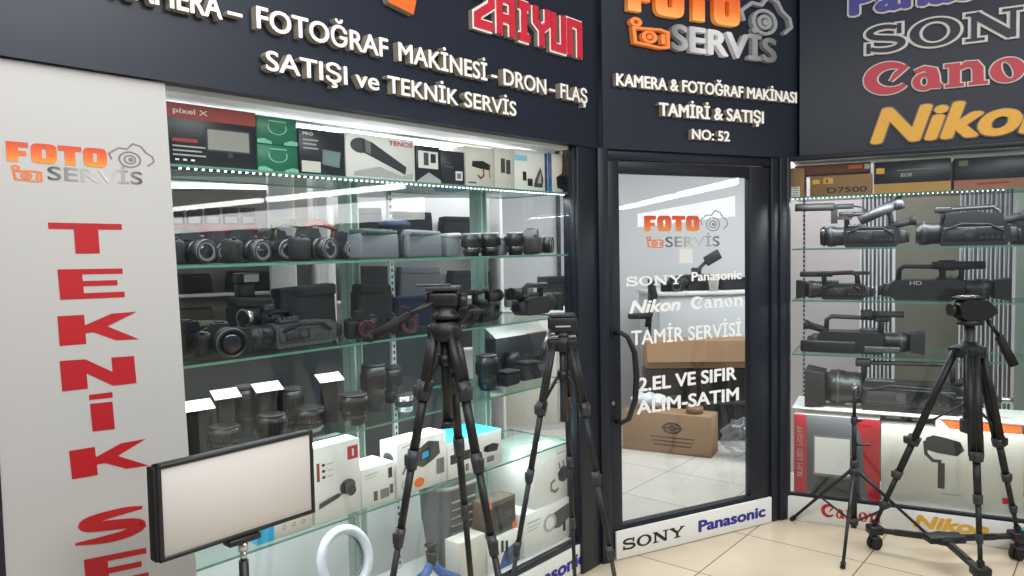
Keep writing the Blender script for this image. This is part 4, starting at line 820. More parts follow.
o = frame('L', 'bendy_tripod', 'small black tripod with bendy blue rubber legs on the cabinet floor', 'mini tripod', *(-1.0321, 0.07), b6)
for k, (dx, dy) in enumerate([(-.15, -.01), (.12, -.02), (.02, .1)]):
    m = MB(); m.tube([(0, 0, .12), (dx * .25, dy * .25, .085), (dx * .6, dy * .6, .06), (dx * .85, dy * .85, .045), (dx, dy, .012)], [.014, .014, .013, .013, .012], 10); m.build('leg', BLUERUB, o)
m = MB(); m.cyl((0, 0, .11), (0, 0, .15), .016, .02); m.ell((0, 0, .155), (.015, .015, .015)); m.rbox(-.02, .02, -.015, .015, .165, .175, .003); m.build('head', BLACK, o); o.scale = (1.2, 1.2, 1.4)
o = frame('L', 'clear_bag', 'crumpled clear plastic bag behind the ring light', 'bag', *(-1.6209, 0.2), b6); m = MB(); m.ell((0, 0, .125), (.16, .09, .1), 0, 22, 14); m.xf(lambda v: v + Vector((.015 * math.sin(v.z * 60 + v.y * 40), .015 * math.sin(v.x * 50), .012 * math.sin(v.x * 70 + v.y * 50)))); m.build('bag', PLASTIC, o)

# ------------------------------------------------------------------ right cabinet: boxes and camcorders
KRAFTS = mat('camera_kraft_card', (150, 112, 70), .75, var=.1); GOLDC = mat('golden_card', (186, 140, 70), .5, var=.05)
carton('R', (0.0166, 0.0921, 2.0319), .06, .16, b1, 'parcel_box', 'small brown parcel with white lined label, left end of the top shelf', KRAFTS, [('rect', 'printed_label', PAPER, .1, 0.02, .7, .36)] + [('rect', 'printed_label', INKG, .2, .06 + .08 * i, .62, .09 + .08 * i) for i in range(4)])
carton('R', (0.1242, 0.4431, 1.9780), .06, .2, b1, 'camera_box', 'wide brown camera box with model lettering and yellow squares', KRAFTS, [('text', 'lettering', INK, 'D7500', .28, .14, .92, .26), ('rect', 'printed_mark', GOLDI, .04, .62, .16, .84), ('rect', 'printed_mark', GOLDI, .22, .6, .38, .9), ('rect', 'printed_mark', KRAFTD, .26, .66, .3, .84)])
carton('R', (0.0375, 0.4316, 2.0875), .12, .16, 1.993, 'camera_box', 'brown red camera box lying on the lettered brown box', mat('red_brown_card', (132, 84, 58), .7, var=.1), [('rect', 'printed_mark', ORANGE, .72, .4, .9, .8), ('rect', 'printed_mark', PAPER, .93, .3, 1.0, .8)])
carton('R', (0.4528, 0.8197, 2.0370), .06, .22, b1, 'camera_box', 'black camera box with golden base band, middle of the top shelf', NIGHT, [('rect', 'printed_band', GOLDC, 0, 0, 1, .3), ('rect', 'printed_mark', GOLDI, .03, .62, .14, .8), ('line', 'printed_note', INKG, [(.3, .7), (.8, .72)], .03), ('text', 'lettering', INKL, 'EOS', .36, .5, .5, .1)])
carton('R', (0.8333, 1.1841, 2.0317), .06, .22, b1, 'camera_box', 'large black camera box with brown base band, right of the golden banded box', NIGHT, [('rect', 'printed_band', mat('tan_card', (160, 104, 76), .6), 0, 0, 1, .3), ('rect', 'printed_mark', mat('olive_mark', (96, 96, 60), .6), .06, .74, .18, .92), ('line', 'printed_note', REDDK, [(.3, .16), (.7, .18)], .06)])
o = frame('R', 'camcorder', 'black camcorder with raised viewfinder and long side microphone, second shelf left', 'camcorder', *(0.3973, 0.12), 1.5705); camcorder(o, .44, .21, .11, .064, hood=False, mic=False, title=None)
m = MB(); m.cyl((-.36, .02, .238), (-.15, .02, .235), .022, n=16); m.cyl((-.15, .02, .235), (-.05, .03, .235), .015, n=12); m.tube([(-.05, .03, .235), (.0, .03, .225), (.03, .03, .18)], .005, 6); m.bar((-.15, .02, .235), (-.15, .03, .14), .034, .022); m.bar((-.15, .03, .17), (-.06, .05, .17), .022, .02); m.build('microphone', BLACKR, o)
m = MB(); m.cyl((-.02, .03, .15), (.16, .03, .235), .028, .03, 16); m.cyl((.16, .03, .235), (.2, .03, .248), .034, .036, 16); m.build('eyepiece', CHAR, o)
m = MB(); m.cyl((-.2, .055, .068), (-.225, .055, .068), .062, .05, 22); m.build('lens_cap', BLACKG, o)
o = frame('R', 'camcorder', 'large black shoulder camcorder with arched handle, second shelf beside the microphone camcorder', 'camcorder', *(0.8874, 0.1), 1.5705); camcorder(o, .49, .22, .14, .07, hood=False, mic=False, vf=True)
m = MB(); m.prism([(-.1, .1), (-.08, .17), (.04, .185), (.16, .165), (.2, .1)], .01, .12); m.build('top_housing', BLACK, o)
o = frame('R', 'camcorder_bag', 'rounded black bag at the right edge of the second shelf', 'bag', *(1.2249, 0.26), 1.5705); pouch(o, .2, .17, .14, CLOTH)
b3r = 1.275
o = frame('R', 'camcorder', 'small brown black camcorder with top handle, third shelf left', 'camcorder', *(0.2616, 0.1), b3r); camcorder(o, .36, .165, .1, .055, mic=False, vf=False, trimm=mat('brown_trim', (70, 44, 42), .4))
m = MB(); m.rbox(-.2, -.02, .035, .065, .128, .16, .008); m.rbox(-.02, .17, .04, .06, .14, .16, .004); m.build('top_grip', mat('brown_black_plastic', (44, 30, 32), .45), o)
o = frame('R', 'camcorder', 'large black shoulder camcorder with white HD lettering, third shelf', 'camcorder', *(0.7725, 0.28), b3r, math.pi); camcorder(o, .56, .2, .15, .06, mic=False, vf=False)
m = MB(); text(m, 'HD', -.02, .04, .085, .02, 0, bold=.06); m.xf(lambda v: Vector((-v.x + .12, .1575, v.z))); m.build('lettering', PAPER2, o)
m = MB(); m.cyl((-.22, .1, .19), (.03, .1, .19), .022, n=14); m.cyl((-.08, .1, .19), (.0, .1, .19), .03, n=14); m.bar((-.02, .1, .18), (-.02, .08, .1), .03, .03); m.build('microphone', BLACKR, o)
o = frame('R', 'camcorder', 'black camcorder with looped handle and top microphone, fourth shelf', 'camcorder', *(0.3877, 0.28), .965, math.pi); camcorder(o, .54, .22, .15, .062, mic=False, vf=True)
m = MB(); m.cyl((-.22, .1, .225), (-.06, .1, .225), .018, n=14); m.cyl((-.06, .1, .225), (.0, .1, .22), .028, n=14); m.build('microphone', BLACKR, o)
m = MB(); m.rbox(.02, .32, .13, .17, .0, .07, .01); m.rbox(-.2, -.02, .14, .165, .01, .045, .006, 1); m.build('side_panel', [BLACK, GREYD], o)
o = frame('R', 'shoulder_camera', 'long black shoulder video camera lying on the white strip lit shelf', 'video camera', *(0.5620, 0.12), .6455); camcorder(o, .78, .29, .16, .108, mic=False, vf=True, handle=True)
m = MB(); m.cyl((.12, .02, .08), (.5, .02, .1), .03, .024, 14, 0); m.cyl((.5, .02, .1), (.56, .02, .102), .016, n=12, mi=1); m.build('side_lens', [BLACK, STEEL], o)
o = frame('R', 'light_panel_box', 'grey and red box picturing a square white light panel, floor of right cabinet', 'box', 0, 0, 0)
bx = (0.0392, 0.4916, 0.6061)
o.location = W('R', (bx[0] + bx[1]) / 2, .06, .1465); wd = bx[1] - bx[0]; h = bx[2] - .1465
m = MB(); m.rbox(-wd / 2, wd / 2, 0, .16, 0, h, .004, 0, 1); m.build('carton', mat('photo_grey_card', (86, 88, 92), .5, var=.2, scale=4), o)
m = MB(); m.rect(-wd / 2, -wd / 2 + wd * .15, .0, h, -.0006); m.poly([(wd * .22, h), (wd * .3, h * .7), (wd * .36, .0), (wd / 2, 0), (wd / 2, h)], -.0006); m.build('printed_band', REDB, o)
m = MB(); m.rect(-wd * .27, wd * .18, h * .24, h * .76, -.0009); m.rect(-wd * .25, wd * .16, h * .27, h * .73, -.0012, None, 1); m.poly([(-wd * .3, .0), (-wd * .2, h * .22), (wd * .16, h * .22), (wd * .3, 0)], -.0007, None, 2); m.build('printed_picture', [GREY, PAPER, CHAR], o)
m = MB(); text(m, 'SLIM LED LIGHT', .03 * 0 + h * .2, h * .85, 0, .026, 0, bold=.05); m.xf(lambda v: Vector((-wd / 2 + wd * .1 - v.z, -.0011, v.x))); m.build('lettering', PAPER2, o)
m = MB(); m.box(-wd / 2 + .002, wd / 2 - .002, .002, .158, h, h + .0008); m.build('top_print', PAPER, o)
carton('R', (0.4971, 1.1613, 0.5855), .05, .22, .1465, 'gimbal_box', 'wide pale box picturing a camera gimbal on a handle, right cabinet floor', PAPER2, [('poly', 'printed_picture', CHAR, [(.31, .74), (.33, .88), (.38, .92), (.46, .9), (.57, .86), (.6, .76), (.55, .68), (.41, .7)]), ('line', 'printed_picture', CHAR, [(.32, .84), (.33, .68), (.38, .6), (.44, .6)], .04), ('rect', 'printed_picture', CHAR, .415, .26, .465, .58), ('line', 'printed_note', INKL, [(.44, .2), (.58, .2)], .02), ('rect', 'printed_mark', REDB, .86, .16, .92, .23)])
carton('R', (0.7639, 1.1539, 0.6653)[:2] + (.633,), .08, .16, b_g := .1465 + ((0.4971, 1.1613, 0.5855)[2] - .1465) + .0008, 'orange_box', 'flat orange and white box lying on the pale gimbal box', ORANGE, [('poly', 'printed_band', PAPER, [(0, 0), (0, 1), (.05, 1), (.16, 0)])], side=PAPER)
for (s_, d_, wd), hh, lb in [((0.5556, 0.16, 0.1199), .045, 'black battery pack on the pale gimbal box, left'), ((0.6886, 0.16, 0.1263), .038, 'black charger on the pale gimbal box beside the orange box')]:
    o = frame('R', 'battery_pack', lb, 'battery', s_, d_, b_g); m = MB(); m.rbox(-wd / 2, wd / 2, 0, .1, 0, hh, .006); m.build('case', BLACK, o); m = MB(); m.rect(-wd * .3, wd * .3, hh * .3, hh * .6, -.0006); m.build('printed_label', INKG, o)
# ================================================================== TRIPODS AND STANDS ON THE CORRIDOR FLOOR
def lerp(a, b, t): return Vector(a) + (Vector(b) - Vector(a)) * t
def tripod_legs(o, apex, feet, joints=(.36, .64, .84), r=(.019, .014, .0115, .009), hub=.045, mt=TRIPOD):
    """Telescopic legs, each a part with its clamps and rubber foot, from shoulder hinges round the crown."""
    apex = Vector(apex)
    for f in feet:
        f = Vector(f); dr_ = (f - apex); dr_.z = 0; dr_.normalize(); p0 = apex + dr_ * hub
        m = MB(); ts = (0,) + tuple(joints) + (.985,)
        m.rbox(p0.x - .02, p0.x + .02, p0.y - .02, p0.y + .02, p0.z - .02, p0.z + .022, .006)
        for i in range(len(ts) - 1):
            a, b = lerp(p0, f, ts[i]), lerp(p0, f, ts[i + 1])
            if i == 0:
                sd = (b - a).cross(Vector((dr_.x, dr_.y, 0))).normalized() * r[0] * .62
                m.cyl(a + sd, b + sd, r[0] * .72, n=12); m.cyl(a - sd, b - sd, r[0] * .72, n=12); m.bar(lerp(p0, f, .01), b, r[0] * 1.6, r[0] * .9, 0, dr_)
            else: m.cyl(a, b, r[min(i, len(r) - 1)], n=12)
        lg = m.build('leg', mt, o)
        for i, t in enumerate(joints):
            c = MB(); a = lerp(p0, f, t - .022); b = lerp(p0, f, t + .022); c.cyl(a, b, r[i] * 1.3, r[i] * 1.2, 14); q = lerp(a, b, .5) + Vector((dr_.x, dr_.y, 0)) * r[i] * 1.1; k = r[i] * .6; c.rbox(q.x - k, q.x + k, q.y - k, q.y + k, q.z - .018, q.z + .018, .003, 0, 1); c.build('leg_clamp', CHAR, lg)
        q = MB(); q.ell(lerp(p0, f, 1) + Vector((0, 0, .012)), (.017, .017, .014)); q.build('rubber_foot', BLACKR, lg)
def crown(o, z, r=.05):
    m = MB(); m.lathe([(r * .7, -.03), (r, -.024), (r * 1.05, .0), (r, .024), (r * .6, .034), (r * .5, .05)], (0, 0, z), n=24); m.build('crown', TRIPOD, o)
def spreader(o, apex, feet, t, zc, hub=.045):
    m = MB(); m.cyl((0, 0, zc - .018), (0, 0, zc + .018), .026, n=16)
    for f in feet:
        d_ = Vector(f) - Vector(apex); d_.z = 0; d_.normalize(); a = lerp(Vector(apex) + d_ * hub, f, t); m.bar((d_.x * .02, d_.y * .02, zc), a, .016, .008)
    m.build('spreader', BLACK, o)

# large tripod in front of the display window
A1 = (-.0905 * 2.35, 2.35)
T1 = thing('tripod', 'large black tripod with fluid pan head and long handle, in front of the display window', 'tripod', (A1[0], A1[1], 0))
rad = .335; ang = [(162, .30), (282, .335), (42, .355)]                                    # left, rear, front right
feet1 = [(q * math.cos(R(a)), -q * math.sin(R(a)), 0) for a, q in ang]
tripod_legs(T1, (0, 0, 1.345), feet1, (.135, .295, .475, .74), (.02, .015, .0125, .0105, .009), .036); crown(T1, 1.345, .05)
spreader(T1, (0, 0, 1.345), feet1, .125, 1.255, .036)
m = MB(); m.cyl((0, 0, 1.05), (0, 0, 1.39), .017, n=16); m.cyl((0, 0, 1.04), (0, 0, 1.06), .022, n=16); m.build('center_column', BLACK, T1)
hd = MB(); hd.lathe([(.045, 0), (.048, .012), (.035, .02), (.036, .05), (.04, .055)], (0, 0, 1.385), n=22); hd.rbox(-.045, .045, -.045, .05, 1.425, 1.472, .012); hd.cyl((.04, 0, 1.44), (.072, 0, 1.44), .024, n=18); hd.cyl((-.045, 0, 1.448), (-.06, 0, 1.448), .02, n=16); hd = hd.build('head', BLACK, T1)
m = MB(); m.rbox(-.055, .05, -.05, .06, 1.474, 1.487, .004); m.rbox(-.09, .02, -.02, .02, 1.487, 1.494, .003); m.build('camera_plate', CHAR, hd)
m = MB(); m.cyl((-.02, -.03, 1.445), (-.10, -.07, 1.405), .0085, n=12); m.cyl((-.10, -.07, 1.405), (-.21, -.12, 1.345), .0125, .014, 14, 1); m.ell((-.213, -.122, 1.343), (.015, .015, .015), 1); m.build('pan_handle', [BLACK, BLACKR], hd)
m = MB(); m.tube([(.03, -.01, 1.375), (.06, -.02, 1.385), (.085, -.03, 1.41), (.125, -.03, 1.41)], [.007, .007, .006, .007], 8); m.build('crank', BLACK, T1)

# thinner tripod beside the door post
A2 = (.0667 * 3.0, 3.0)
T2 = thing('tripod', 'thinner black tripod with short handle and boxy head, beside the door post', 'tripod', (A2[0], A2[1], 0))
rad = .29; feet2 = [(rad * math.cos(R(a)), -rad * math.sin(R(a)), 0) for a in (162, 282, 38)]
tripod_legs(T2, (0, 0, 1.215), feet2, (.21, .43, .665), (.0175, .0125, .0105, .0085)); crown(T2, 1.215, .042); spreader(T2, (0, 0, 1.215), feet2, .2, 1.09)
m = MB(); m.cyl((0, 0, .90), (0, 0, 1.27), .0155, n=16); m.build('center_column', CHAR, T2)
hd = MB(); hd.rbox(-.058, .056, -.03, .045, 1.262, 1.325, .008); hd.lathe([(.035, 0), (.03, .03)], (0, 0, 1.235), n=18); hd = hd.build('head', BLACK, T2)
m = MB(); m.rbox(-.05, .05, -.035, .05, 1.325, 1.337, .004); m.build('camera_plate', CHAR, hd)
m = MB(); m.box(-.03, .03, -.0315, -.03, 1.285, 1.291); m.build('level_mark', INKL, hd)
m = MB(); m.rbox(-.052, -.02, -.032, .03, 1.238, 1.252, .003); m.rbox(.02, .052, -.032, .03, 1.238, 1.252, .003); m.build('collar_clip', STEEL, T2)
m = MB(); m.cyl((-.05, -.02, 1.28), (-.085, -.06, 1.2), .008, n=10); m.cyl((-.085, -.06, 1.2), (-.10, -.08, 1.165), .013, .014, 12, 1); m.build('pan_handle', [STEEL, BLACKR], hd)

# heavy tripod on a wheeled dolly in front of the right window
A3 = Vector((2.215, 3.62, 0))
T3 = thing('tripod', 'heavy black video tripod standing on a wheeled dolly before the right window', 'tripod', A3)
feet3 = [tuple(Vector(p) - A3) for p in ((1.868, 3.84, .13), (2.12, 3.36, .115), (2.50, 3.675, .15))]
tripod_legs(T3, (0, 0, 1.06), feet3, (.5, .70, .88), (.025, .017, .013, .0105), .06); crown(T3, 1.06, .07); spreader(T3, (0, 0, 1.06), feet3, .42, .80, .06)
m = MB(); m.cyl((0, 0, .70), (0, 0, 1.2), .025, n=18); m.rbox(-.03, .03, -.03, .03, .66, .73, .008); m.build('center_column', CHAR, T3)
hd = MB(); hd.lathe([(.05, 0), (.06, .006), (.055, .022), (.04, .028)], (0, 0, 1.19), n=22); hd.prism([(-.06, 1.23), (-.075, 1.29), (-.04, 1.315), (.06, 1.31), (.10, 1.275), (.11, 1.25), (.06, 1.215), (-.03, 1.21)], -.045, .045); hd.cyl((-.07, 0, 1.265), (-.1, 0, 1.265), .03, n=18); hd = hd.build('head', BLACK, T3)
m = MB(); m.rbox(-.07, .05, -.04, .04, 1.313, 1.327, .004); m.rbox(-.05, .03, -.03, .03, 1.327, 1.334, .003, 1); m.build('camera_plate', [BLACK, SILVER], hd)
m = MB(); m.cyl((.07, -.02, 1.22), (.11, -.05, 1.14), .01, n=12); m.cyl((.11, -.05, 1.14), (.165, -.08, 1.0), .02, .022, 14, 1); m.build('pan_handle', [BLACK, BLACKR], hd)
m = MB(); m.tube([(-.06, -.02, 1.07), (-.1, -.04, 1.085), (-.135, -.06, 1.085)], .006, 8); m.build('crank', BLACK, T3)
T4 = thing('tripod_dolly', 'black three armed wheeled dolly holding the feet of the heavy tripod', 'dolly', A3)
hubp = Vector((-.10, .03, .125))
m = MB(); m.lathe([(.05, -.02), (.06, -.01), (.06, .012), (.045, .02)], tuple(hubp), n=20); m.rbox(hubp.x - .09, hubp.x + .09, hubp.y - .05, hubp.y + .03, hubp.z - .012, hubp.z + .024, .008); m.build('hub', BLACK, T4)
for f in feet3:
    f = Vector(f); e = Vector((f.x, f.y, f.z - .03)); m = MB(); m.bar(hubp, e, .034, .018); m.bar(lerp(hubp, e, .1), lerp(hubp, e, .7), .02, .028); m.rbox(e.x - .035, e.x + .035, e.y - .035, e.y + .035, e.z - .02, e.z + .025, .008)
    m.cyl(e + Vector((0, 0, -.02)), (e.x, e.y, .058), .012, n=12); a = m.build('arm', BLACK, T4)
    k = MB(); wv = Vector((.02, .012, .033)); c = Vector((e.x, e.y, .033)); ax = Vector((.5, -.86, 0))
    k.cyl(c - ax * .024, c - ax * .004, .033, n=20); k.cyl(c + ax * .004, c + ax * .024, .033, n=20); k.build('wheel', BLACKR, a)
    k = MB(); k.rbox(e.x - .02, e.x + .02, e.y - .03, e.y + .03, .055, .072, .005); k.build('caster_fork', CHAR, a)
ft = Vector(feet3[1]); m = MB(); m.rbox(ft.x - .12, ft.x - .05, ft.y - .05, ft.y - .025, .05, .06, .004, 0, 2, (0, .2, .3)); m.build('brake_pedal', STEEL, T4)

# slim light stand before the red box
LS = thing('light_stand', 'slim black light stand without a lamp, standing before the red light panel box', 'light stand', (1.80, 3.93, 0))
legs = [Vector(p) - Vector((1.80, 3.93, 0)) for p in ((1.59, 4.262, 0), (2.228, 3.967, 0), (1.595, 3.60, 0))]
for f in legs:
    d_ = f.normalized(); m = MB(); m.cyl((d_.x * .02, d_.y * .02, .385), (f.x * .985, f.y * .985, .012), .009, .008, 10); lg = m.build('leg', BLACK, LS)
    q = MB(); q.cyl((f.x * .94, f.y * .94, .028), (f.x, f.y, .006), .0125, n=10); q.build('rubber_foot', BLACKR, lg)
    b = MB(); b.bar((d_.x * .02, d_.y * .02, .115), tuple(lerp((d_.x * .02, d_.y * .02, .385), f, .5)), .014, .005); b.build('brace', BLACK, LS)
m = MB(); m.cyl((0, 0, .08), (0, 0, .43), .0155, n=14); m.cyl((0, 0, .43), (0, 0, .66), .0125, n=14); m.cyl((0, 0, .66), (0, 0, .825), .0095, n=12); m.build('pole', BLACK, LS)
m = MB(); m.cyl((0, 0, .825), (0, 0, .838), .0095, n=12); m.cyl((0, 0, .838), (0, 0, .858), .006, n=12); m.build('spigot', SILVER, LS)
for z, r_ in ((.385, .024), (.115, .022), (.43, .02), (.66, .017)): m = MB(); m.cyl((0, 0, z - .018), (0, 0, z + .018), r_, n=14); m.build('collar', CHAR, LS)
m = MB(); m.cyl((.01, -.01, .66), (.035, -.02, .66), .007, n=10); m.build('collar_knob', CHAR, LS); m = MB(); m.cyl((.01, -.01, .53), (.075, -.02, .53), .007, n=10); m.build('collar_knob', CHAR, LS)

# flat light panel on its stand, in front of the lettered panel
pc = Vector((-.708, 1.917, .866)); rzp = R(90 - 40.3)
LP = thing('studio_light', 'flat rectangular light panel with black frame and white diffuser, held on a stand', 'light panel', pc, rzp)
wd, h = .438, .236; m = MB(); fw = .011
m.rbox(-wd / 2, wd / 2, 0, .03, 0, fw, .003); m.rbox(-wd / 2, wd / 2, 0, .03, h - fw, h, .003); m.rbox(-wd / 2, -wd / 2 + fw * 1.15, 0, .03, 0, h, .003); m.rbox(wd / 2 - fw, wd / 2, 0, .03, 0, h, .003); m.box(-wd / 2 + .004, wd / 2 - .004, .012, .028, .004, h - .004); m.build('frame', BLACK, LP)
m = MB(); m.rbox(-wd / 2 + .009, wd / 2 - .009, .004, .011, .009, h - .009, .002, 0, 1); m.build('diffuser', OFFW, LP)
m = MB(); m.rbox(-.045, .045, -.006, .034, -.018, .0, .005); m.build('bracket', BLACK, LP)
m = MB(); m.rbox(-wd / 2 - .009, -wd / 2 + .001, .002, .034, .004, h - .004, .003); m.build('side_grip', BLACKR, LP)
PS = thing('light_stand', 'black stand with steel neck carrying the flat light panel', 'light stand', W('L', 0, 0, 0) * 0 + Vector((pc.x - .01 * math.sin(rzp), pc.y + .01 * math.cos(rzp), 0)))
m = MB(); m.cyl((0, 0, .08), (0, 0, .45), .0155, n=14); m.cyl((0, 0, .45), (0, 0, .80), .0125, n=14); m.build('pole', BLACK, PS)
m = MB(); m.cyl((0, 0, .80), (0, 0, .826), .0085, n=14); m.cyl((0, 0, .826), (0, 0, .85), .013, n=14); m.build('neck', SILVER, PS)
for a in (40, 160, 280):
    f = Vector((.3 * math.cos(R(a)), .3 * math.sin(R(a)), 0)); m = MB(); m.cyl((0, 0, .42), f * .985 + Vector((0, 0, .01)), .009, n=10); lg = m.build('leg', BLACK, PS)
    b = MB(); b.bar((0, 0, .13), tuple(lerp((0, 0, .42), f, .5)), .014, .005); b.build('brace', BLACK, PS)
for z, r_ in ((.42, .024), (.13, .022), (.46, .02)): m = MB(); m.cyl((0, 0, z - .018), (0, 0, z + .018), r_, n=14); m.build('collar', CHAR, PS)
o = thing('folded_cloth', 'small teal cloth bundle with pink hem at the right edge of the window base', 'cloth', W('R', 1.165, -.08, 0))
m = MB(); m.ell((0, 0, .1), (.05, .045, .05)); m.xf(lambda v: v + Vector((.006 * math.sin(v.z * 120), .005 * math.sin(v.x * 130), 0))); m.build('cloth', mat('teal_cloth', (70, 150, 150), .8), o)
m = MB(); m.ell((0, 0, .035), (.05, .045, .036)); m.build('hem', mat('plum_cloth', (92, 48, 74), .85), o)

# ================================================================== INSIDE THE SHOP
rzD = RZ['D']
ct = thing('counter', 'white shop counter seen through the door glass', 'counter', (1.26, 6.42, 0), rzD - R(20))
m = MB(); m.rbox(0, 2.0, 0, .6, .004, 1.17, .006); m.build('body', mat('counter_white', (206, 210, 214), .45, var=.03), ct)
m = MB(); m.rbox(-.02, 2.02, -.02, .62, 1.17, 1.2, .004); m.build('worktop', WHITE, ct)
def on_counter(name, label, cat, x, y=.1): 
    p = Vector((1.26, 6.42, 1.203)) + Matrix.Rotation(rzD - R(20), 3, 'Z') @ Vector((x, y, 0)); return thing(name, label, cat, p, rzD - R(20))
o = on_counter('camera', 'black camera on the counter, behind the white SONY film lettering', 'camera', .16); dslr(o, .2, .12, .08, .045)
o = on_counter('camera_rig', 'black camera rig with raised tilted monitor standing on the counter', 'camera rig', .42, .15)
m = MB(); m.rbox(-.12, .12, -.02, .1, .0, .14, .012); m.cyl((-.06, .04, .07), (-.2, .02, .08), .05, .055, 16); m.build('body', BLACK, o)
m = MB(); m.tube([(.0, .04, .13), (.02, .04, .2), (.08, .03, .26)], .016, 8); m.rbox(-.06, .02, .0, .06, .13, .2, .01); m.rbox(.05, .2, .0, .03, .24, .33, .008, 0, 2, (0, -.5, 0)); m.build('monitor', CHAR, o)
o = on_counter('black_bag', 'low black bag lying at the right end of the counter', 'bag', .76, .12); pouch(o, .3, .1, .2, CLOTH)
o = on_counter('paper_cup', 'pale beaker on the counter behind the film lettering', 'cup', .5, .03); m = MB(); m.lathe([(.035, 0), (.045, .1), (.047, .104), (.042, .1), (.033, .01)], n=18); m.build('cup', PAPER2, o)
o = thing('microphone_stand', 'black jointed stand with handset hanging beside the counter', 'studio arm', (1.17, 6.38, 0))
m = MB(); m.cyl((0, .0, 0.01), (0, .0, 1.32), .014, n=12); m.lathe([(.04, 0), (.04, .012), (.02, .03)], (0, .0, .006), n=18); m.build('pole', BLACK, o)
m = MB(); m.tube([(0, .0, 1.32), (.02, -.02, 1.29), (.03, -.06, 1.18), (-.02, -.08, 1.0), (-.03, -.08, .92)], [.02, .026, .03, .026, .03], 10); m.rbox(-.2, .0, -.12, -.06, .99, 1.04, .02); m.build('handset', BLACKR, o)
o = thing('cardboard_box', 'plain brown cardboard box raised on black cases before the counter', 'box', (1.50, 6.02, .608), rzD - R(30))
m = MB(); m.rbox(-.42, .42, 0, .27, 0, .22, .004, 0, 1); m.build('carton', KRAFT, o); m = MB(); m.add([(-.42, -.001, .22), (.42, -.001, .22), (.42, -.06, .06), (-.42, -.06, .06)], [(0, 1, 2, 3)]); m.build('flap', KRAFT, o); m = MB(); m.rect(-.05, .05, 0, .22, -.0015); m.build('tape', TAPE, o)
for dx, ww, lb in ((-.22, .42, 'black equipment case under the raised cardboard box, left'), (.215, .41, 'black equipment case under the raised cardboard box, right')):
    p = Vector((1.50, 6.02, .005)) + Matrix.Rotation(rzD - R(30), 3, 'Z') @ Vector((dx, .02, 0)); o = thing('equipment_case', lb, 'case', p, rzD - R(30))
    m = MB(); m.rbox(-ww / 2, ww / 2, 0, .25, 0, .6, .02); m.build('shell', BLACK, o); m = MB(); m.rbox(-ww / 2 + .03, ww / 2 - .03, -.006, .01, .3, .33, .003, 0, 1); m.rbox(-.06, .06, -.02, .0, .36, .38, .006); m.build('latch', GREYD, o)
bxp = Vector((1.16, 5.70, .005)); rzb = R(90 - 117.7)
o = thing('cardboard_box', 'low brown cardboard box with printed round emblem on the shop floor', 'box', bxp, rzb)
m = MB(); m.rbox(-.35, .35, 0, .22, 0, .31, .005, 0, 1); m.build('carton', KRAFT, o)
m = MB(); m.ring(.05, .2, .075, .045, .055, .03, -.001); m.disc(.05, .2, .03, .028, -.0012); m.rect(-.03, .13, .193, .207, -.0014); m.build('printed_emblem', mat('brown_ink', (78, 58, 40), .7), o)
m = MB(); [m.rect(-.12 + .012 * i, .22 - .012 * i, .12 - .03 * i, .131 - .03 * i, -.001) for i in range(3)]; m.build('printed_note', mat('brown_ink', (78, 58, 40), .7), o)
def near_box(x, y, z): return bxp + Matrix.Rotation(rzb, 3, 'Z') @ Vector((x, y, z))
o = thing('tape_roll', 'roll of brown tape lying on the emblem box', 'tape', near_box(.2, .1, .311), rzb); m = MB(); m.lathe([(.04, 0), (.065, 0), (.065, .05), (.04, .05), (.04, 0)], n=24); m.build('roll', TAPE, o)
o = thing('plastic_wrap', 'crumpled white plastic wrap heaped on the emblem box', 'plastic wrap', near_box(-.16, .11, .322), rzb); m = MB(); m.ell((0, 0, .062), (.15, .08, .05), 0, 22, 14); m.xf(lambda v: v + Vector((.012 * math.sin(v.z * 90 + v.y * 50), .012 * math.sin(v.x * 70), .012 * math.sin(v.x * 80 + v.y * 60)))); m.build('wrap', mat('white_plastic_film', (214, 218, 222), .25, var=.1), o)
o = thing('clear_bag', 'clear plastic sack on the shop floor beside the emblem box', 'bag', near_box(.55, .1, .016), rzb); m = MB(); m.ell((0, 0, .14), (.15, .12, .14), 0, 22, 14); m.xf(lambda v: v + Vector((.016 * math.sin(v.z * 60 + v.y * 40), .016 * math.sin(v.x * 50), .012 * math.sin(v.x * 70)))); m.build('bag', PLASTIC, o)
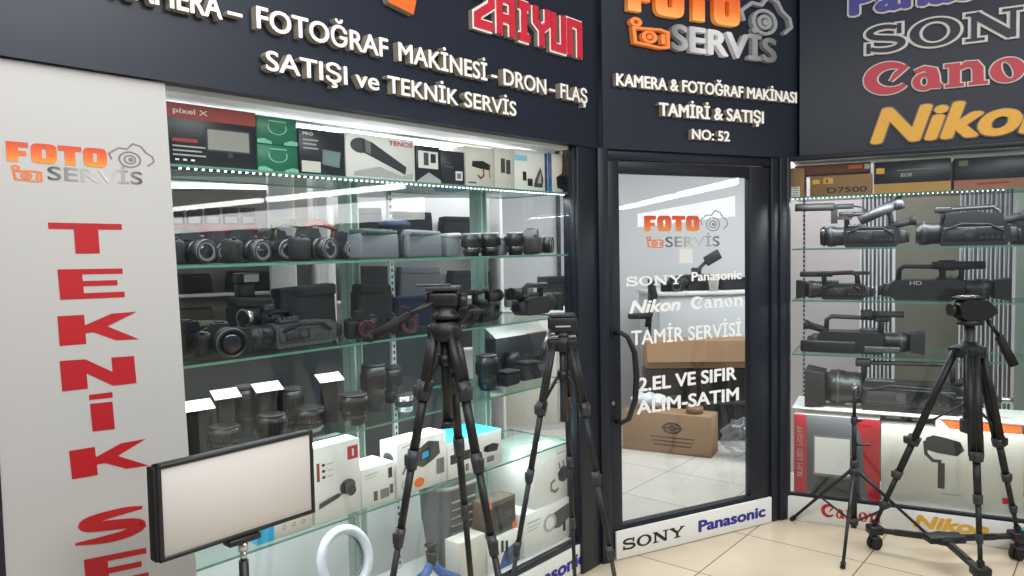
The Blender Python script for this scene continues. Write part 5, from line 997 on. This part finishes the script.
# dark bench and shelves seen through the left cabinet
def shelf_unit(label, loc, rz, wd, zs, depth=.28, back=WHITE):
    o = thing('display_shelf', label, 'shelf', loc, rz); m = MB(); m.rbox(0, wd, depth - .012, depth, 0, zs[-1] + .35, .002); m.build('back_panel', back, o)
    for z in zs: m = MB(); m.rbox(0, wd, 0, depth, z - .02, z, .002); m.build('shelf', WHITE, o)
    for x in (0, wd): m = MB(); m.rbox(x - .012, x + .012, 0, depth, 0, zs[-1] + .35, .003); m.build('upright', WHITE, o)
    return o
rs = RZ['L'] * .4
U1 = (-1.35, 5.7, .004); shelf_unit('white wall shelf with black bags seen between the glass uprights', U1, rs, 1.35, (.4, .8, 1.22, 1.68))
def at(U, rz, x, y, z): return Vector((0, 0, .003)) + Vector(U) + Matrix.Rotation(rz, 3, 'Z') @ Vector((x, y, z))
for x, wd, h, z, lb, mt in [(.24, .3, .25, 1.68, 'black rucksack on the upper board of the white wall shelf, left', CLOTH), (.62, .34, .22, 1.68, 'black camera bag on the upper board of the white wall shelf, middle', CLOTH), (1.05, .36, .18, 1.68, 'low black camera bag on the upper board of the white wall shelf, right', CLOTH),
                            (.25, .36, .26, 1.22, 'black shoulder bag on the second board of the white wall shelf, left', CLOTH), (.68, .34, .24, 1.22, 'grey shoulder bag on the second board of the white wall shelf', CLOTHG), (1.1, .34, .2, 1.22, 'black case on the second board of the white wall shelf, right', CLOTH), (.35, .4, .26, .8, 'dark duffel on the third board of the white wall shelf', CLOTH), (.95, .4, .28, .8, 'black trolley bag on the third board of the white wall shelf', CLOTH)]:
    o = thing('camera_bag', lb, 'bag', at(U1, rs, x, .04, z), rs); pouch(o, wd, h, .2, mt)
U2 = (-2.35, 4.55, .004); rs2 = RZ['L'] * .5; shelf_unit('white display shelf with red strip seen above the camera row', U2, rs2, 1.15, (.5, .95, 1.35, 1.76), .25, mat('beige_board', (170, 164, 152), .6))
m = MB(); m.rbox(.84, 1.0, -.12, -.02, -.004, 2.7, .01); o = m.build('trim_10', WHITE, None, Vector(U2), rs2); o['kind'] = 'structure'
m = MB(); m.rbox(.25, .78, -.012, -.001, 1.735, 1.785, .002); o = m.build('red_strip', REDB, None, Vector(U2), rs2); tag(o, 'long red label strip on the edge of the white display shelf', 'label strip')
for i in range(5):
    o = thing('blister_pack', 'dark hanging pack on the red strip shelf, ' + ['first from the left', 'second from the left', 'middle one', 'second from the right', 'first from the right'][i], 'pack', at(U2, rs2, .3 + .107 * i, .03, 1.762), rs2, 'packs on the red strip shelf')
    m = MB(); m.rbox(-.046, .046, 0, .05, 0, .13, .006, 0, 1); m.build('pack', NIGHT, o); m = MB(); m.rect(-.035, .035, .03, .07, -.001); m.build('printed_label', PAPER2, o)
for x, wd, h, z, lb, mt in [(.35, .3, .12, 1.35, 'black bag low on the red strip shelf, left', CLOTH), (.75, .34, .13, 1.35, 'black bag low on the red strip shelf, right', CLOTH), (.3, .4, .3, .95, 'khaki bag on the lower board of the red strip shelf', mat('olive_nylon', (86, 84, 66), .85, var=.15)), (.8, .4, .3, .95, 'dark bag on the lower board of the red strip shelf', CLOTH)]:
    o = thing('camera_bag', lb, 'bag', at(U2, rs2, x, .03, z), rs2); pouch(o, wd, h, .18, mt)
o = thing('wall_lamp', 'long white tube lamp above the red strip shelf', 'lamp', at(U2, rs2, .1, .0, 2.02), rs2); m = MB(); m.cyl((0, -.02, 0), (.85, -.02, 0), .014, n=10); m.build('tube', LEDS, o); m = MB(); m.rbox(-.02, .87, -.005, .23, -.01, .03, .003); m.build('fitting', WHITE, o)
pl = thing('low_cabinet', 'white low cabinet with grey equipment on top, seen left of the door post', 'cabinet', (-.12, 6.5, .004), R(6)); m = MB(); m.rbox(0, 1.0, 0, .45, 0, 1.08, .004); m.build('body', WHITE, pl)
for k in (0, 1): m = MB(); m.rbox(.02 + .49 * k, .49 + .49 * k, -.016, 0, .05, 1.04, .003, 0, 1); d_ = m.build('door', PAPER2, pl); q = MB(); q.cyl((.44 + .1 * k, -.03, .5), (.44 + .1 * k, -.03, .64), .007, n=8); q.build('handle', STEEL, d_)
for x, wd, h, lb, mt in [(.2, .26, .16, 'grey equipment bag on the white low cabinet, left', CLOTHG), (.52, .3, .26, 'tall black equipment bag on the white low cabinet', CLOTH), (.82, .22, .14, 'black equipment pouch on the white low cabinet, right', CLOTH)]:
    o = thing('equipment_bag', lb, 'bag', Vector((-.12, 6.5, 1.085)) + Matrix.Rotation(R(6), 3, 'Z') @ Vector((x, .08, 0)), R(6)); pouch(o, wd, h, .2, mt)
m = MB(); m.rbox(-.02, .02, -.03, 0, .1, 2.6, .004); tag(m.build('wall_rail', CHAR, None, (.46, 7.29, 0)), 'dark upright rail fixed to the back wall beside the door post', 'rail')
# panels standing behind the right cabinet
def back_panel(s0, s1, mt, lb, nm='backing_board', d=.95, slats=0):
    if slats:
        o = frame('R', nm, lb, 'panel', 0, d, .005)
        m = MB(); n = slats; st = (s1 - s0) / n
        for i in range(n): m.rbox(s0 + st * i, s0 + st * (i + .62), 0, .02, 0, 2.5, .002, i % 2, 1)
        m.build('slats', [STEEL, GREYD], o)
    else:
        o = frame('R', nm, lb, 'panel', 0, d, .005); m = MB(); m.rbox(s0, s1, 0, .02, 0, 2.5, .003); m.build('board', mt, o)
PINKW = mat('warm_white_board', (214, 204, 206), .6, var=.02); OLIVE = mat('olive_grey_board', (118, 116, 104), .6, var=.1, scale=3); SAGE = mat('sage_grey_board', (134, 146, 138), .5, var=.1, scale=3)
back_panel(-.12, .36, PINKW, 'warm white board behind the small camcorders'); back_panel(.37, .56, None, 'first panel of upright metal slats behind the camcorders', 'slat_panel', slats=8); back_panel(.57, .93, OLIVE, 'olive grey board between the two slat panels'); back_panel(.94, 1.22, None, 'second panel of upright metal slats behind the shoulder camcorder', 'slat_panel', slats=12); back_panel(1.23, 1.95, SAGE, 'sage grey board at the right edge of the window')
# corridor lamps and the fascia across the passage, mirrored in the shop glass
cl = mat('corridor_tube_light', (255, 255, 255), .5, emit=16, var=0)
sgn = mat('lit_white_fascia', (232, 236, 240), .5, emit=8, var=.4, scale=2.5)
p, q = Vector((10.4, -1.4, 2.36)), Vector((5.7, 2.8, 2.36))
for t0, t1, lb in ((0, .52, 'far long white tube lamp along the passage'), (.56, 1, 'near long white tube lamp along the passage')):
    o = thing('corridor_lamp', lb, 'lamp', lerp(p, q, t0)); m = MB(); m.bar((0, 0, 0), (q - p) * (t1 - t0), .12, .06); m.build('tube', cl, o); k = MB(); k.cyl((0, 0, .03), (0, 0, .6), .01, n=8); v = (q - p) * (t1 - t0); k.cyl(v + Vector((0, 0, .03)), v + Vector((0, 0, .6)), .01, n=8); k.build('rod', STEEL, o)
o = thing('opposite_sign', 'long white lit sign band of the shops across the passage', 'sign', p + Vector((.2, .25, 0)))
m = MB(); m.bar((0, 0, -.25), (q - p) + Vector((0, 0, -.25)), .05, .26); m.build('band', sgn, o)
o = thing('opposite_wall_board', 'grey shop front board under the sign across the passage', 'board', p + Vector((.3, .35, 0)))
m = MB(); m.bar((0, 0, -1.4), (q - p) + Vector((0, 0, -1.4)), .05, 1.9); m.build('board', mat('passage_grey', (120, 124, 130), .6, var=.3, scale=1.5), o)
dc = frame('L', 'work_counter', 'dark long work counter standing behind the left display cabinet', 'counter', 0, 0, .005)
m = MB(); m.rbox(-2.3, -.35, .62, 1.1, .0, .6, .004); m.build('base', WHITE, dc)
m = MB(); m.rbox(-2.32, -.33, .6, 1.12, .6, 1.2, .004); m.build('front', mat('slate_laminate', (52, 56, 60), .5, var=.15, scale=6), dc)
m = MB(); m.rbox(-2.34, -.31, .58, 1.14, 1.2, 1.235, .004); m.build('worktop', CHAR, dc)
